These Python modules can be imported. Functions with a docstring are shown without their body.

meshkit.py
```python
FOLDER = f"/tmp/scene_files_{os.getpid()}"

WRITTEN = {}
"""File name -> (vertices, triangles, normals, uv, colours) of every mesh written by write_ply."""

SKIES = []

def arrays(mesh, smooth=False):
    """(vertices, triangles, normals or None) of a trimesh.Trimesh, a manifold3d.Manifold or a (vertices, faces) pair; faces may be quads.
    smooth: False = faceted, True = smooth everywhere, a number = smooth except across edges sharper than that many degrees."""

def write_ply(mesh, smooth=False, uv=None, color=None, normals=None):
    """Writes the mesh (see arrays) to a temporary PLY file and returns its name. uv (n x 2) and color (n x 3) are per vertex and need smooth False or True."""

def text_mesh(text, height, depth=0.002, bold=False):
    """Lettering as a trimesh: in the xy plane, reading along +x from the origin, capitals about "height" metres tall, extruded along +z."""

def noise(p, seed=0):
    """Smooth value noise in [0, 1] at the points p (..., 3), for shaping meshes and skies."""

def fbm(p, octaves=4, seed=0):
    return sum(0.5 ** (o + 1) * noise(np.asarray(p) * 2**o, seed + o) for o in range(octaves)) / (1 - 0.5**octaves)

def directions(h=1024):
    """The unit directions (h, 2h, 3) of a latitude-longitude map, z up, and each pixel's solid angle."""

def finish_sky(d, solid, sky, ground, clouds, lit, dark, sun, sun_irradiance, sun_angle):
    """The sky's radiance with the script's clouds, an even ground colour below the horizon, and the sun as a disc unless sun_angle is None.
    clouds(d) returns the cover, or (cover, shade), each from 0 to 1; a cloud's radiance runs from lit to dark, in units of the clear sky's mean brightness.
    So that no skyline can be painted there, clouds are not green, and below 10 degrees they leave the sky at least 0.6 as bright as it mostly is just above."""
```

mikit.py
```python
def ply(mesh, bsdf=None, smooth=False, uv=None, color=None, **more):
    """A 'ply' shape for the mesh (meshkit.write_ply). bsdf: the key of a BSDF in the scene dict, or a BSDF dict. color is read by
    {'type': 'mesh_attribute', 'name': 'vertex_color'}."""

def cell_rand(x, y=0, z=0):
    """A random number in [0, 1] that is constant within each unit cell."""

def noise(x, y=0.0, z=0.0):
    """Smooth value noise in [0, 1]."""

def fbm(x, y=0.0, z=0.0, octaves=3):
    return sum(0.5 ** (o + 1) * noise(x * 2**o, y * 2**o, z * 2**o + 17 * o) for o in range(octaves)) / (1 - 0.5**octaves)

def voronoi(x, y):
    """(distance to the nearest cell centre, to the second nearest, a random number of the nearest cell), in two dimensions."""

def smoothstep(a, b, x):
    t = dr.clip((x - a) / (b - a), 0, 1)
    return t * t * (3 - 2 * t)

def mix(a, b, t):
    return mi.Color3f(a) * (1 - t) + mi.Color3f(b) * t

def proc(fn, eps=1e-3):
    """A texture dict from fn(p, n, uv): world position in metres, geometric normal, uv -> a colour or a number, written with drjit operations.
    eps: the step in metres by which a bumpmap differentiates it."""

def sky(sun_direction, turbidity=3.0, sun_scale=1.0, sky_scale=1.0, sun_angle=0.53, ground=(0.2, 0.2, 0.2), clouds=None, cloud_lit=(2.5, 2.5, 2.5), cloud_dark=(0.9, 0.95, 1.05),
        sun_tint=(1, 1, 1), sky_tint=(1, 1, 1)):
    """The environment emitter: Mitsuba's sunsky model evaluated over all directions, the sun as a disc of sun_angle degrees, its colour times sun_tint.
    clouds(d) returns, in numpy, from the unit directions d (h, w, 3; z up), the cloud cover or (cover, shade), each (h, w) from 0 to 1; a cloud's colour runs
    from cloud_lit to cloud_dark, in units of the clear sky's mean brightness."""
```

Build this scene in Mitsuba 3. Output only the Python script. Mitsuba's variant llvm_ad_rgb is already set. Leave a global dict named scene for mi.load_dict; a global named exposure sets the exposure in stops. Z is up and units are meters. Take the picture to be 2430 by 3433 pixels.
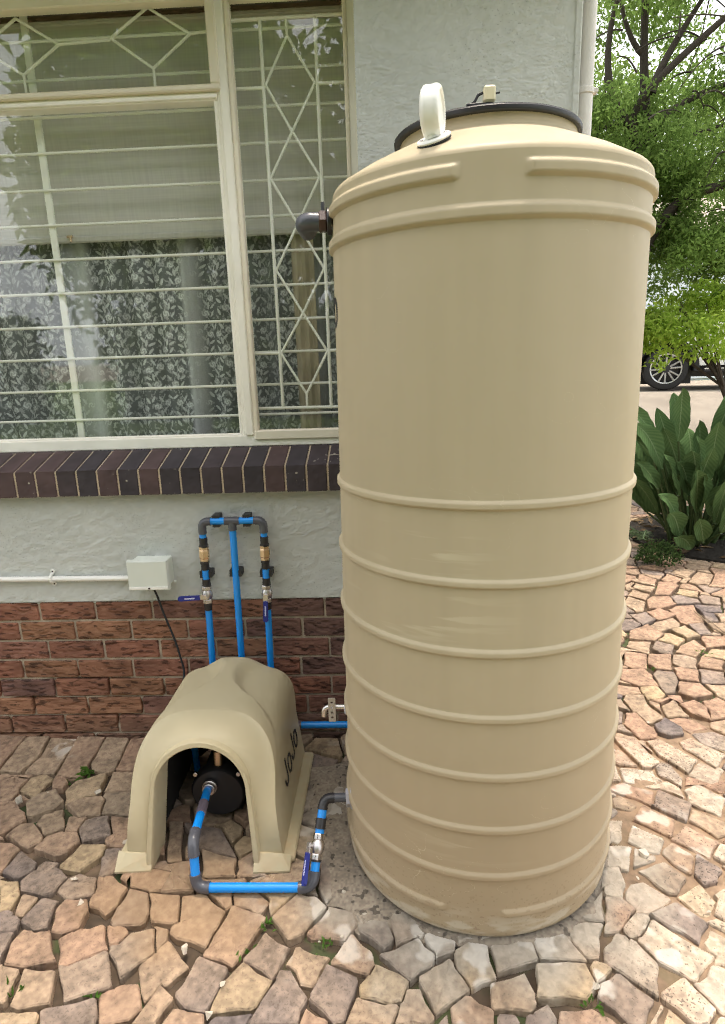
import math, numpy as np, trimesh, mitsuba as mi, mikit, drjit as dr, meshkit
from mikit import noise, fbm, voronoi, smoothstep, mix, cell_rand
import shapely
from shapely.geometry import Polygon, Point, box as sbox
from shapely.ops import unary_union
from scipy.spatial import Voronoi
T = mi.ScalarTransform4f
scene, labels = {}, {}
# ---------------------------------------------------------------- camera, sky, exposure
CAM = np.array([0, -2.3078, 1.5295]); FWD = np.array([-0.04132, 0.96943, -0.24186]); UPV = np.array([0.02218, 0.24290, 0.96980])
scene['camera'] = {'type': 'perspective', 'fov': 60.291, 'fov_axis': 'x', 'near_clip': 0.05, 'far_clip': 300.0,
                   'to_world': T().look_at(origin=CAM.tolist(), target=(CAM + FWD).tolist(), up=UPV.tolist())}
SUN = (0.04, 0.12, 0.99)
scene['sky'] = mikit.sky(SUN, turbidity=4, sun_scale=0.52, sun_angle=11.0, sun_tint=(0.97, 1.0, 1.07), clouds=lambda d: (0.75 + 0.25 * meshkit.fbm(d * 3.0, 4), 1 - np.clip(d[..., 2], 0, 1) ** 0.8),
                         cloud_lit=(3.0, 2.97, 2.9), cloud_dark=(2.0, 2.05, 2.1), ground=(0.3, 0.27, 0.22))
exposure = 2.68
# ---------------------------------------------------------------- helpers
def bs(name, d): scene[name] = d; return name
def numbered(k):
    if k not in scene and k not in labels: return k
    i = 1
    while f'{k}_{i:03d}' in scene or f'{k}_{i:03d}' in labels: i += 1
    return f'{k}_{i:03d}'
def tag(k, label, cat=None, group=None, kind=None):
    d = {'label': label}
    if cat: d['category'] = cat
    if group: d['group'] = group
    if kind: d['kind'] = kind
    labels[k] = d
def thing(name, label, cat, group=None):
    k = numbered(name); tag(k, label, cat, group); return k
COUNT = {}
def obj(name, mesh, bsdf, parent=None, smooth=False, **kw):
    base = f'{parent}__{name}' if parent else name
    i = COUNT.get(base, 0); COUNT[base] = i + 1
    k = base if i == 0 else f'{base}_{i:03d}'
    if k in labels and not parent: pass
    scene[k] = mikit.ply(mesh, bsdf, smooth=smooth, **kw)
    return k
cat = trimesh.util.concatenate
def hullpts(p): return trimesh.convex.convex_hull(np.asarray(p, float))
def box(x0, x1, y0, y1, z0, z1, b=0.0):
    if b <= 0:
        m = trimesh.creation.box((x1 - x0, y1 - y0, z1 - z0)); m.apply_translation(((x0 + x1) / 2, (y0 + y1) / 2, (z0 + z1) / 2)); return m
    P = []
    for sx in (0, 1):
        for sy in (0, 1):
            for sz in (0, 1):
                c = np.array([(x0, x1)[sx], (y0, y1)[sy], (z0, z1)[sz]]); s = np.array([1 - 2 * sx, 1 - 2 * sy, 1 - 2 * sz]) * b
                for a in range(3):
                    q = c + s; q[a] = c[a]; P.append(q)
    return hullpts(P)
def frames(P):
    P = np.asarray(P, float); t = np.gradient(P, axis=0); t /= np.linalg.norm(t, axis=1, keepdims=True) + 1e-12
    a = np.array([0, 0, 1.]) if abs(t[0][2]) < .9 else np.array([1., 0, 0])
    N = []
    for i in range(len(P)):
        a = a - t[i] * (a @ t[i]); a /= np.linalg.norm(a) + 1e-12; N.append(a)
    N = np.array(N); return t, N, np.cross(t, N)
def tube(P, r, n=14, caps=True):
    P = np.asarray(P, float); r = np.broadcast_to(r, (len(P),)); t, N, B = frames(P); ang = np.arange(n) * 2 * np.pi / n
    V = (P[:, None] + r[:, None, None] * (np.cos(ang)[None, :, None] * N[:, None] + np.sin(ang)[None, :, None] * B[:, None])).reshape(-1, 3)
    F = []
    for i in range(len(P) - 1):
        for j in range(n):
            a, b, c, d = i * n + j, i * n + (j + 1) % n, (i + 1) * n + (j + 1) % n, (i + 1) * n + j
            F += [[a, b, c], [a, c, d]]
    if caps:
        V = np.vstack([V, P[:1], P[-1:]]); k = len(V) - 2; m = (len(P) - 1) * n
        for j in range(n): F += [[k, (j + 1) % n, j], [k + 1, m + j, m + (j + 1) % n]]
    return trimesh.Trimesh(V, F, process=False)
def rod(a, b, r, n=14): return tube([a, b], r, n)
def lathe(prof, p0, axis, n=32):
    """profile [(r, t)] turned round the axis from p0"""
    axis = np.asarray(axis, float) / np.linalg.norm(axis); p0 = np.asarray(p0, float)
    a = np.array([0, 0, 1.]) if abs(axis[2]) < .9 else np.array([1., 0, 0]); u = np.cross(a, axis); u /= np.linalg.norm(u); v = np.cross(axis, u)
    ang = np.arange(n) * 2 * np.pi / n; V = []
    for r, t in prof: V.append(p0 + axis * t + r * (np.cos(ang)[:, None] * u + np.sin(ang)[:, None] * v))
    V = np.vstack(V); F = []
    for i in range(len(prof) - 1):
        for j in range(n):
            q, b, c, d = i * n + j, i * n + (j + 1) % n, (i + 1) * n + (j + 1) % n, (i + 1) * n + j
            F += [[q, b, c], [q, c, d]]
    return trimesh.Trimesh(V, F, process=False)
def disc_lathe(r, h, p0, axis, b=0.002, n=32, ri=0.0):
    return lathe([(ri, 0), (r - b, 0), (r, b), (r, h - b), (r - b, h), (ri, h)], p0, axis, n)
def hexnut(r, h, p0, axis): return lathe([(0, 0), (r * .9, 0), (r, h * .15), (r, h * .85), (r * .9, h), (0, h)], p0, axis, 6)
def gridmesh(X, Y, Z, flip=False):
    h, w = X.shape; V = np.stack([X, Y, Z], -1).reshape(-1, 3)
    i, j = np.meshgrid(np.arange(h - 1), np.arange(w - 1), indexing='ij'); a = (i * w + j).ravel()
    F = np.vstack([np.stack([a, a + 1, a + w + 1], 1), np.stack([a, a + w + 1, a + w], 1)])
    if flip: F = F[:, ::-1]
    return trimesh.Trimesh(V, F, process=False)
def arc(p, c, q, r, n=8):
    """polyline p -> corner c -> q with the corner rounded by r"""
    p, c, q = (np.asarray(v, float) for v in (p, c, q)); u = (p - c) / np.linalg.norm(p - c); w = (q - c) / np.linalg.norm(q - c)
    a, b = c + u * r, c + w * r; t = np.linspace(0, 1, n)[:, None]
    return np.vstack([(1 - t) ** 2 * a + 2 * t * (1 - t) * c + t ** 2 * b])
def sm(a, b, x):
    t = np.clip((x - a) / (b - a), 0, 1); return t * t * (3 - 2 * t)
RNG = np.random.default_rng(11)
# ---------------------------------------------------------------- materials
def pr(c, rough=.6, **k): return {'type': 'principled', 'base_color': c if isinstance(c, dict) else {'type': 'rgb', 'value': list(c)}, 'roughness': rough, **k}
def two(d): return {'type': 'twosided', 'bsdf': d}
def bump(fn, scale, d, eps=1e-3): return {'type': 'bumpmap', 'scale': scale, 'tex': mikit.proc(fn, eps), 'bsdf': d}
def C3(*c): return mi.Color3f(*c)
# plaster: pale grey-green paint on rough cast
def plaster_c(p, n, uv):
    m = fbm(p.x * 2.2, p.y * 2.2, p.z * 2.2, 3); g = fbm(p.x * 60, p.y * 60, p.z * 60, 2)
    c = mix(C3(.485, .50, .48), C3(.545, .56, .54), smoothstep(.3, .7, m))
    sp = smoothstep(.80, .88, noise(p.x * 190, p.y * 190, p.z * 240)) * smoothstep(.35, .7, noise(p.x * 7, 0., p.z * 7))
    return c * (0.93 + .1 * g) * (1 - .25 * sp)
bs('mat_plaster', two(bump(lambda p, n, uv: fbm(p.x * 130, p.y * 130, p.z * 160, 3), .006, pr(mikit.proc(plaster_c), .85), 1.5e-3)))
# wall bricks: uv = (tone, random)
def brick_c(p, n, uv):
    t = uv.x; r = uv.y
    c = mix(C3(.235, .100, .064), C3(.150, .080, .066), smoothstep(.40, .85, t)); c = mix(c, C3(.255, .125, .072), smoothstep(.3, .05, t))
    f = fbm(p.x * 34 + r * 31, p.y * 34, p.z * 80, 3); pit = smoothstep(.40, .30, f)
    g = fbm(p.x * 7 + r * 9, p.y * 7, p.z * 9, 2)
    c = mix(c, C3(.20, .13, .085), smoothstep(.16, .0, p.z) * (.25 + .5 * g)); return c * (0.5 + .95 * g) * (1 - .6 * pit) + C3(.04, .03, .02) * smoothstep(.6, .75, f)
def brick_h(p, n, uv):
    f = fbm(p.x * 34 + uv.y * 31, p.y * 34, p.z * 80 + 3 * noise(p.x * 14, p.y * 9, p.z * 14), 3); return smoothstep(.22, .62, f) + .25 * noise(p.x * 300, p.y * 300, p.z * 300)
bs('mat_brick', two(bump(brick_h, .0075, pr(mikit.proc(brick_c), .9), 1.5e-3)))
def sill_c(p, n, uv):
    t = uv.x; g = fbm(p.x * 14 + uv.y * 20, p.y * 14, p.z * 14, 3); s = smoothstep(.80, .86, noise(p.x * 75 + 40 * uv.y, p.y * 75 + 3, p.z * 75)) * smoothstep(.62, .75, noise(p.x * 9, p.y * 9, p.z * 9 + 4))
    c = mix(C3(.034, .027, .033), C3(.066, .040, .041), smoothstep(.4, .8, t)) * (.5 + 1.0 * g)
    return mix(c, C3(.42, .38, .33), s * .7)
bs('mat_sill_brick', two(bump(lambda p, n, uv: fbm(p.x * 60, p.y * 60, p.z * 60, 3), .004, pr(mikit.proc(sill_c), .75), 1.5e-3)))
bs('mat_mortar', two(pr(mikit.proc(lambda p, n, uv: C3(.37, .305, .235) * (.65 + .6 * fbm(p.x * 40, p.y * 40, p.z * 40, 3))), .95)))
bs('mat_mortar_sill', two(pr(mikit.proc(lambda p, n, uv: C3(.47, .375, .275) * (.7 + .4 * fbm(p.x * 60, p.y * 60, p.z * 60, 2))), .95)))
bs('mat_frame', two(pr(mikit.proc(lambda p, n, uv: C3(.86, .83, .76) * (.9 + .16 * fbm(p.x * 9, p.y * 9, p.z * 5, 3))), .45, specular=.4)))
bs('mat_sash', two(pr(mikit.proc(lambda p, n, uv: C3(.76, .70, .58) * (.9 + .16 * fbm(p.x * 9, p.y * 9, p.z * 5, 3))), .45, specular=.4)))
bs('mat_bars', two(pr((.80, .82, .74), .4)))
bs('mat_glass', {'type': 'thindielectric', 'int_ior': 1.6})
bs('mat_blind', two(pr(mikit.proc(lambda p, n, uv: C3(.50, .50, .455) * (.92 + .1 * noise(p.x * 260, 0., p.z * 9) + .08 * noise(p.x * 6, 0., p.z * 220))), .85)))
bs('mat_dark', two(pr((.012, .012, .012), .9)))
def lace_c(p, n, uv):
    # flower sprays woven into a dark net; uv in metres along the cloth
    W, H = .102, .142
    vy = uv.y + .022 * noise(uv.x * 6, uv.y * 3, 8.); row = dr.floor(vy / H); sh = (row - 2 * dr.floor(row / 2)) * .5
    a = (uv.x + .018 * noise(uv.x * 7, uv.y * 5, 3.) + .006 * noise(uv.x * 30, uv.y * 18)) / W + sh + .5 * cell_rand(row, 5.); x = (a - dr.floor(a) - .5) * W; y = (vy / H - row - .5) * H
    k = cell_rand(dr.floor(a), row)
    net = .10 + .05 * noise(uv.x * 900, uv.y * 900)
    flip = dr.select(cell_rand(dr.floor(a), row, 7.) > .5, 1., -1.); x = x * flip; x = x + .010 * (cell_rand(dr.floor(a), row, 2.) - .5); y = y + .016 * (cell_rand(dr.floor(a), row, 3.) - .5)
    def blob(cx, cy, r0, q=0.):
        dx, dy = x - cx, y - cy; r = dr.sqrt(dx * dx + dy * dy); th = dr.atan2(dy, dx); e = r0 * (.90 + .10 * dr.cos(6 * th + k * 6 + q)); return smoothstep(e * 1.15, e * .75, r) * (.70 + .30 * dr.cos(r / r0 * 9 + 2 * th))
    def leaf(cx, cy, an, L=.015, w=.0052):
        ca_, sa_ = math.cos(an), math.sin(an); u1, v1 = (x - cx) * ca_ + (y - cy) * sa_, -(x - cx) * sa_ + (y - cy) * ca_; return smoothstep(1.2, .7, dr.square(u1 / L) + dr.square(v1 / w))
    m = dr.maximum(blob(-.022, .034, .0185), dr.maximum(blob(.025, .020, .0165, 2.), blob(-.006, -.038, .0180, 4.)))
    for lf in ((.006, .050, 1.0), (-.004, .006, 2.3), (.030, -.012, .5), (-.034, -.010, 2.4), (.026, -.040, .9), (-.034, -.052, 2.0), (.010, -.008, 1.4), (-.040, .060, .6), (.040, .052, 2.1)): m = dr.maximum(m, .72 * leaf(*lf))
    m = dr.maximum(m, .6 * smoothstep(.0022, .0010, dr.abs(x - .010 * dr.sin(y * 60))))
    m = dr.maximum(m, .35 * smoothstep(.55, .75, fbm(uv.x * 120., uv.y * 120., 6., 2)))
    dk = smoothstep(.25, .6, noise(uv.x * 14.0, 9.))
    fold = smoothstep(.60, .85, noise(uv.x * 8.0, 3.))
    m = dr.maximum(m * (.55 + .45 * dk), fold * (.50 + .15 * noise(uv.x * 300, uv.y * 300)))
    return mix(C3(.105, .118, .116), C3(.72, .76, .74), m * .85 + net * .45) * (.72 + .6 * noise(uv.x * 17., 2., 4.))
bs('mat_lace', two(pr(mikit.proc(lace_c), .95)))
# tank plastic
def tank_c(p, n, uv):
    g = fbm(p.x * 3, p.y * 3, p.z * 1.2, 3); s = fbm(p.x * 5 + p.z * 2, p.y * 5, p.z * 40, 4)
    zone = dr.exp(-dr.square((p.z - .93) / .07) - dr.square((p.x - .06) / .16)) + dr.exp(-dr.square((p.z - 1.09) / .05) - dr.square((p.x - .1) / .10)) + .5 * dr.exp(-dr.square((p.z - .3) / .05) - dr.square((p.x - .2) / .14))
    st = fbm(p.x * 24, p.y * 24, p.z * 1.1, 3); c = mix(C3(.395, .330, .222), C3(.450, .380, .262), g) * (.95 + .10 * st)
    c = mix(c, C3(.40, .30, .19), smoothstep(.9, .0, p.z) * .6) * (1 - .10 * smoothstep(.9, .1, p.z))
    c = mix(c, C3(.62, .57, .43), smoothstep(.56, .68, s) * dr.minimum(zone, 1) * .4)
    spl = smoothstep(.72, .80, noise(p.x * 150, p.y * 150, p.z * 150)) * smoothstep(.26, .03, p.z) * .45; c = mix(c, C3(.22, .15, .09), spl)
    dust = smoothstep(.13, .02, p.z) * smoothstep(.40, .65, fbm(p.x * 18, p.y * 18, p.z * 40, 3))
    sc = smoothstep(.0010, .0003, dr.abs(fbm(p.x * 9 + 4, p.y * 9, p.z * 14, 2) - .5)) * smoothstep(.55, .75, noise(p.x * 8, p.y * 8, p.z * 5 + 9))
    return mix(mix(c, C3(.58, .54, .44), dust * .55), C3(.55, .49, .35), sc * .6)
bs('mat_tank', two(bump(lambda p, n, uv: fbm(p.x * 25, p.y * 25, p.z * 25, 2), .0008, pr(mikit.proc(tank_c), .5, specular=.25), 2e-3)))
def cover_c(p, n, uv):
    g = fbm(p.x * 6, p.y * 6, p.z * 6, 3); d = smoothstep(.10, .0, p.z) * smoothstep(.45, .7, fbm(p.x * 25, p.y * 25, p.z * 25, 3))
    return mix(mix(C3(.43, .37, .235), C3(.50, .435, .295), g), C3(.45, .33, .2), d * .5)
bs('mat_cover', two(bump(lambda p, n, uv: fbm(p.x * 60, p.y * 60, p.z * 60, 2), .0008, pr(mikit.proc(cover_c), .45, specular=.4), 2e-3)))
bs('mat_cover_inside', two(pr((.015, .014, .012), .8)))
bs('mat_black', two(pr((.018, .018, .022), .45)))
bs('mat_rubber', two(pr((.022, .022, .024), .75)))
bs('mat_lettering', two(pr((.02, .018, .02), .5)))
bs('mat_blue', two(pr((.008, .25, .76), .28, specular=.5, clearcoat=.2)))
bs('mat_grey_pvc', two(pr((.075, .078, .095), .3, specular=.5)))
bs('mat_dark_pvc', two(pr((.020, .019, .022), .35)))
bs('mat_brown_pvc', two(pr((.05, .022, .018), .4)))
bs('mat_brass', two({'type': 'roughconductor', 'material': 'Cu', 'alpha': .25, 'specular_reflectance': {'type': 'rgb', 'value': [.85, .95, .75]}}))
bs('mat_chrome', two({'type': 'roughconductor', 'material': 'Cr', 'alpha': .2, 'specular_reflectance': {'type': 'rgb', 'value': [1., 1., .95]}}))
bs('mat_strap', two(pr((.42, .40, .37), .45, metallic=.5)))
bs('mat_blue_handle', two(pr((.012, .022, .20), .35)))
bs('mat_white', two(pr((.78, .77, .74), .35)))
bs('mat_pipe_white', two(pr(mikit.proc(lambda p, n, uv: C3(.66, .63, .60) * (.9 + .15 * fbm(p.x * 20, p.y * 20, p.z * 3, 3))), .4)))
bs('mat_box', two(pr((.62, .65, .60), .45)))
bs('mat_cream_plastic', two(pr((.62, .55, .38), .5)))
# paving stones: uv = (tone, random)
def stone_c(p, n, uv):
    t = uv.x; r = uv.y
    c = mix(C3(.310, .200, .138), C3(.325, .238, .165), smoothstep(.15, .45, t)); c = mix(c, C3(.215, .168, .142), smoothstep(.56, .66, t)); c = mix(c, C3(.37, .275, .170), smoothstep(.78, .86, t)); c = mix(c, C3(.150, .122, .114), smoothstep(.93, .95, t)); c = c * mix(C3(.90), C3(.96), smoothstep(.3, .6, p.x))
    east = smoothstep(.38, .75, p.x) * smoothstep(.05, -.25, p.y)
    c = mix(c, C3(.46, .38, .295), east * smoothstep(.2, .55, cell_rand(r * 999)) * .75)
    g = fbm(p.x * 16, p.y * 16, 2., 3); f = fbm(p.x * 70, p.y * 70, 5., 3)
    h2 = fbm(p.x * 5 + 3, p.y * 5, 6., 3); c = mix(c, C3(.30, .215, .145), smoothstep(.35, .7, h2) * .35); c = c * (.22 + .62 * g + .92 * f)
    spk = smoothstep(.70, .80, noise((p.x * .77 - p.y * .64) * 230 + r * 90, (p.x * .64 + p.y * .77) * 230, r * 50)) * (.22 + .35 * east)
    c = c * (1 - spk)
    # sand spilled in front of the pump cover
    d = dr.sqrt(dr.square((p.x + .62) / .30) + dr.square((p.y + .80) / .22)); sand = smoothstep(1.15, .5, d + .7 * (fbm(p.x * 9, p.y * 9, 7., 3) - .5))
    c = mix(c, mix(C3(.25, .155, .085), C3(.34, .23, .135), f), sand * .7)
    # cement slurry round the tank
    q = dr.sqrt(dr.square(p.x - .261) + dr.square(p.y + .563)); cem = smoothstep(.66, .42, q + .35 * (fbm(p.x * 8, p.y * 8, 3., 3) - .5))
    c = mix(c, C3(.34, .30, .245) * (.75 + .5 * f), cem * .85)
    wh = smoothstep(.60, .72, fbm(p.x * 14 + 9, p.y * 14, 4., 3)) * smoothstep(.80, .55, q) + smoothstep(.58, .66, fbm(p.x * 20, p.y * 20, 11., 2)) * smoothstep(.12, .04, dr.sqrt(dr.square(p.x + 1.33) + dr.square(p.y + .06)))
    return mix(c, C3(.62, .58, .52), dr.minimum(wh, 1) * .55)
bs('mat_stone', two(bump(lambda p, n, uv: fbm(p.x * 55, p.y * 55, p.z * 55, 4) * .45 + .7 * fbm(p.x * 150, p.y * 150, p.z * 150, 3), .010, pr(mikit.proc(stone_c), .9), 2e-3)))
def dirt_c(p, n, uv):
    f = fbm(p.x * 40, p.y * 40, 1., 4); g = fbm(p.x * 5, p.y * 5, 2., 3); e = smoothstep(.3, .9, p.x) * smoothstep(.3, -.1, p.y)
    c = mix(C3(.040, .030, .021), C3(.105, .073, .047), f); c = mix(c, C3(.34, .235, .155) * (.5 + .8 * f), dr.maximum(e * .8, smoothstep(.62, .75, g) * .4))
    moss = smoothstep(.60, .70, fbm(p.x * 7 + 5, p.y * 7, 9., 3)) * (1 - e)
    return mix(c, C3(.05, .075, .025), moss * .7)
bs('mat_dirt', two(bump(lambda p, n, uv: fbm(p.x * 70, p.y * 70, p.z * 70, 3), .008, pr(mikit.proc(dirt_c), 1.), 2e-3)))
bs('mat_cement', two(bump(lambda p, n, uv: fbm(p.x * 90, p.y * 90, p.z * 90, 4), .006, pr(mikit.proc(lambda p, n, uv: mix(C3(.19, .155, .120), C3(.33, .275, .215), fbm(p.x * 12, p.y * 12, 0., 4)) * (.75 + .5 * noise(p.x * 160, p.y * 160, 0.)) * (1 - .6 * smoothstep(.70, .80, fbm(p.x * 55, p.y * 55, 3., 2)))), .95), 2e-3)))
bs('mat_garden', two(pr(mikit.proc(lambda p, n, uv: mix(mix(C3(.30, .25, .16), C3(.16, .18, .06), smoothstep(.4, .6, fbm(p.x * 1.3, p.y * 1.3, 0., 4))), C3(.07, .11, .03), smoothstep(-2.8, -3.4, p.y)) * (.7 + .6 * fbm(p.x * 30, p.y * 30, 0., 3))), 1.)))
bs('mat_drive', two(pr(mikit.proc(lambda p, n, uv: C3(.26, .225, .185) * (.6 + .45 * fbm(p.x * 2, p.y * 2, 0., 4))), .95)))
bs('mat_mulch', two(bump(lambda p, n, uv: fbm(p.x * 50, p.y * 50, p.z * 50, 3), .02, pr((.018, .015, .012), 1.), 3e-3)))
def leafmat(name, c, tr=.55, var=.35):
    bs(name, {'type': 'principledthin', 'base_color': mikit.proc(lambda p, n, uv: C3(*c) * (1 - var + 2 * var * fbm(p.x * 2.1, p.y * 2.1, p.z * 2.1, 2)) * (.75 + .5 * uv.x)), 'roughness': .5, 'diff_trans': tr * 2, 'spec_trans': 0.})
leafmat('mat_leaf_tree', (.225, .335, .095), .68); leafmat('mat_leaf_back', (.18, .26, .06)); leafmat('mat_leaf_lime', (.38, .52, .095), .66); leafmat('mat_leaf_dark', (.05, .085, .03))
leafmat('mat_weed', (.10, .20, .04))
bs('mat_bark', two(bump(lambda p, n, uv: fbm(p.x * 30, p.y * 30, p.z * 9, 3), .01, pr((.052, .042, .034), .95), 3e-3)))
def stre_c(p, n, uv):
    rib = dr.abs(uv.x - .5); v = dr.sin(uv.y * 150 + rib * 30) * .5 + .5
    c = mix(C3(.070, .125, .050), C3(.110, .175, .070), v * .7) * (.75 + .5 * fbm(p.x * 6, p.y * 6, p.z * 6, 2)); return mix(c, C3(.16, .22, .11), smoothstep(.035, .012, rib))
bs('mat_strelitzia', {'type': 'principledthin', 'base_color': mikit.proc(stre_c), 'roughness': .28, 'diff_trans': .35, 'spec_trans': 0.})
bs('mat_stalk', two(pr((.05, .085, .03), .5)))
bs('mat_car_paint', two(pr((.72, .72, .70), .2, clearcoat=1.0)))
bs('mat_tyre', two(pr((.018, .018, .019), .8)))
bs('mat_alloy', two(pr((.62, .62, .62), .3, metallic=.7)))
bs('mat_car_glass', two(pr((.02, .025, .03), .05, specular=.8)))
bs('mat_garage', two(pr((.70, .76, .80), .6)))
bs('mat_roof_tile', two(pr(mikit.proc(lambda p, n, uv: C3(.36, .30, .26) * (.7 + .6 * fbm(p.x * 4, p.y * 4, p.z * 4, 2))), .9)))
bs('mat_ceiling', two(pr((.46, .33, .17), .7)))
bs('mat_wood_twig', two(pr((.20, .15, .10), .9)))
# ---------------------------------------------------------------- ground
def gz(x, y):
    return .75 * sm(5.0, 9.0, np.asarray(y, float)) + 0 * np.asarray(x, float)
def axis(a, b, fine0, fine1, step, n=40):
    return np.unique(np.round(np.concatenate([np.linspace(a, fine0, n), np.arange(fine0, fine1, step), np.linspace(fine1, b, n)]), 4))
gx, gy = axis(-60, 80, -3, 7, .25, 24), axis(-60, 120, -3, 12, .25, 24)
GX, GY = np.meshgrid(gx, gy)
GZ = gz(GX, GY) - .045 + .25 * (np.hypot(GX - 2, GY) > 16) * (meshkit.fbm(np.stack([GX * .12, GY * .12, 0 * GX], -1), 2) - .5)
tag(obj('ground', gridmesh(GX, GY, GZ), 'mat_garden', smooth=True), 'dry garden ground with patchy grass', kind='structure')
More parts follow.
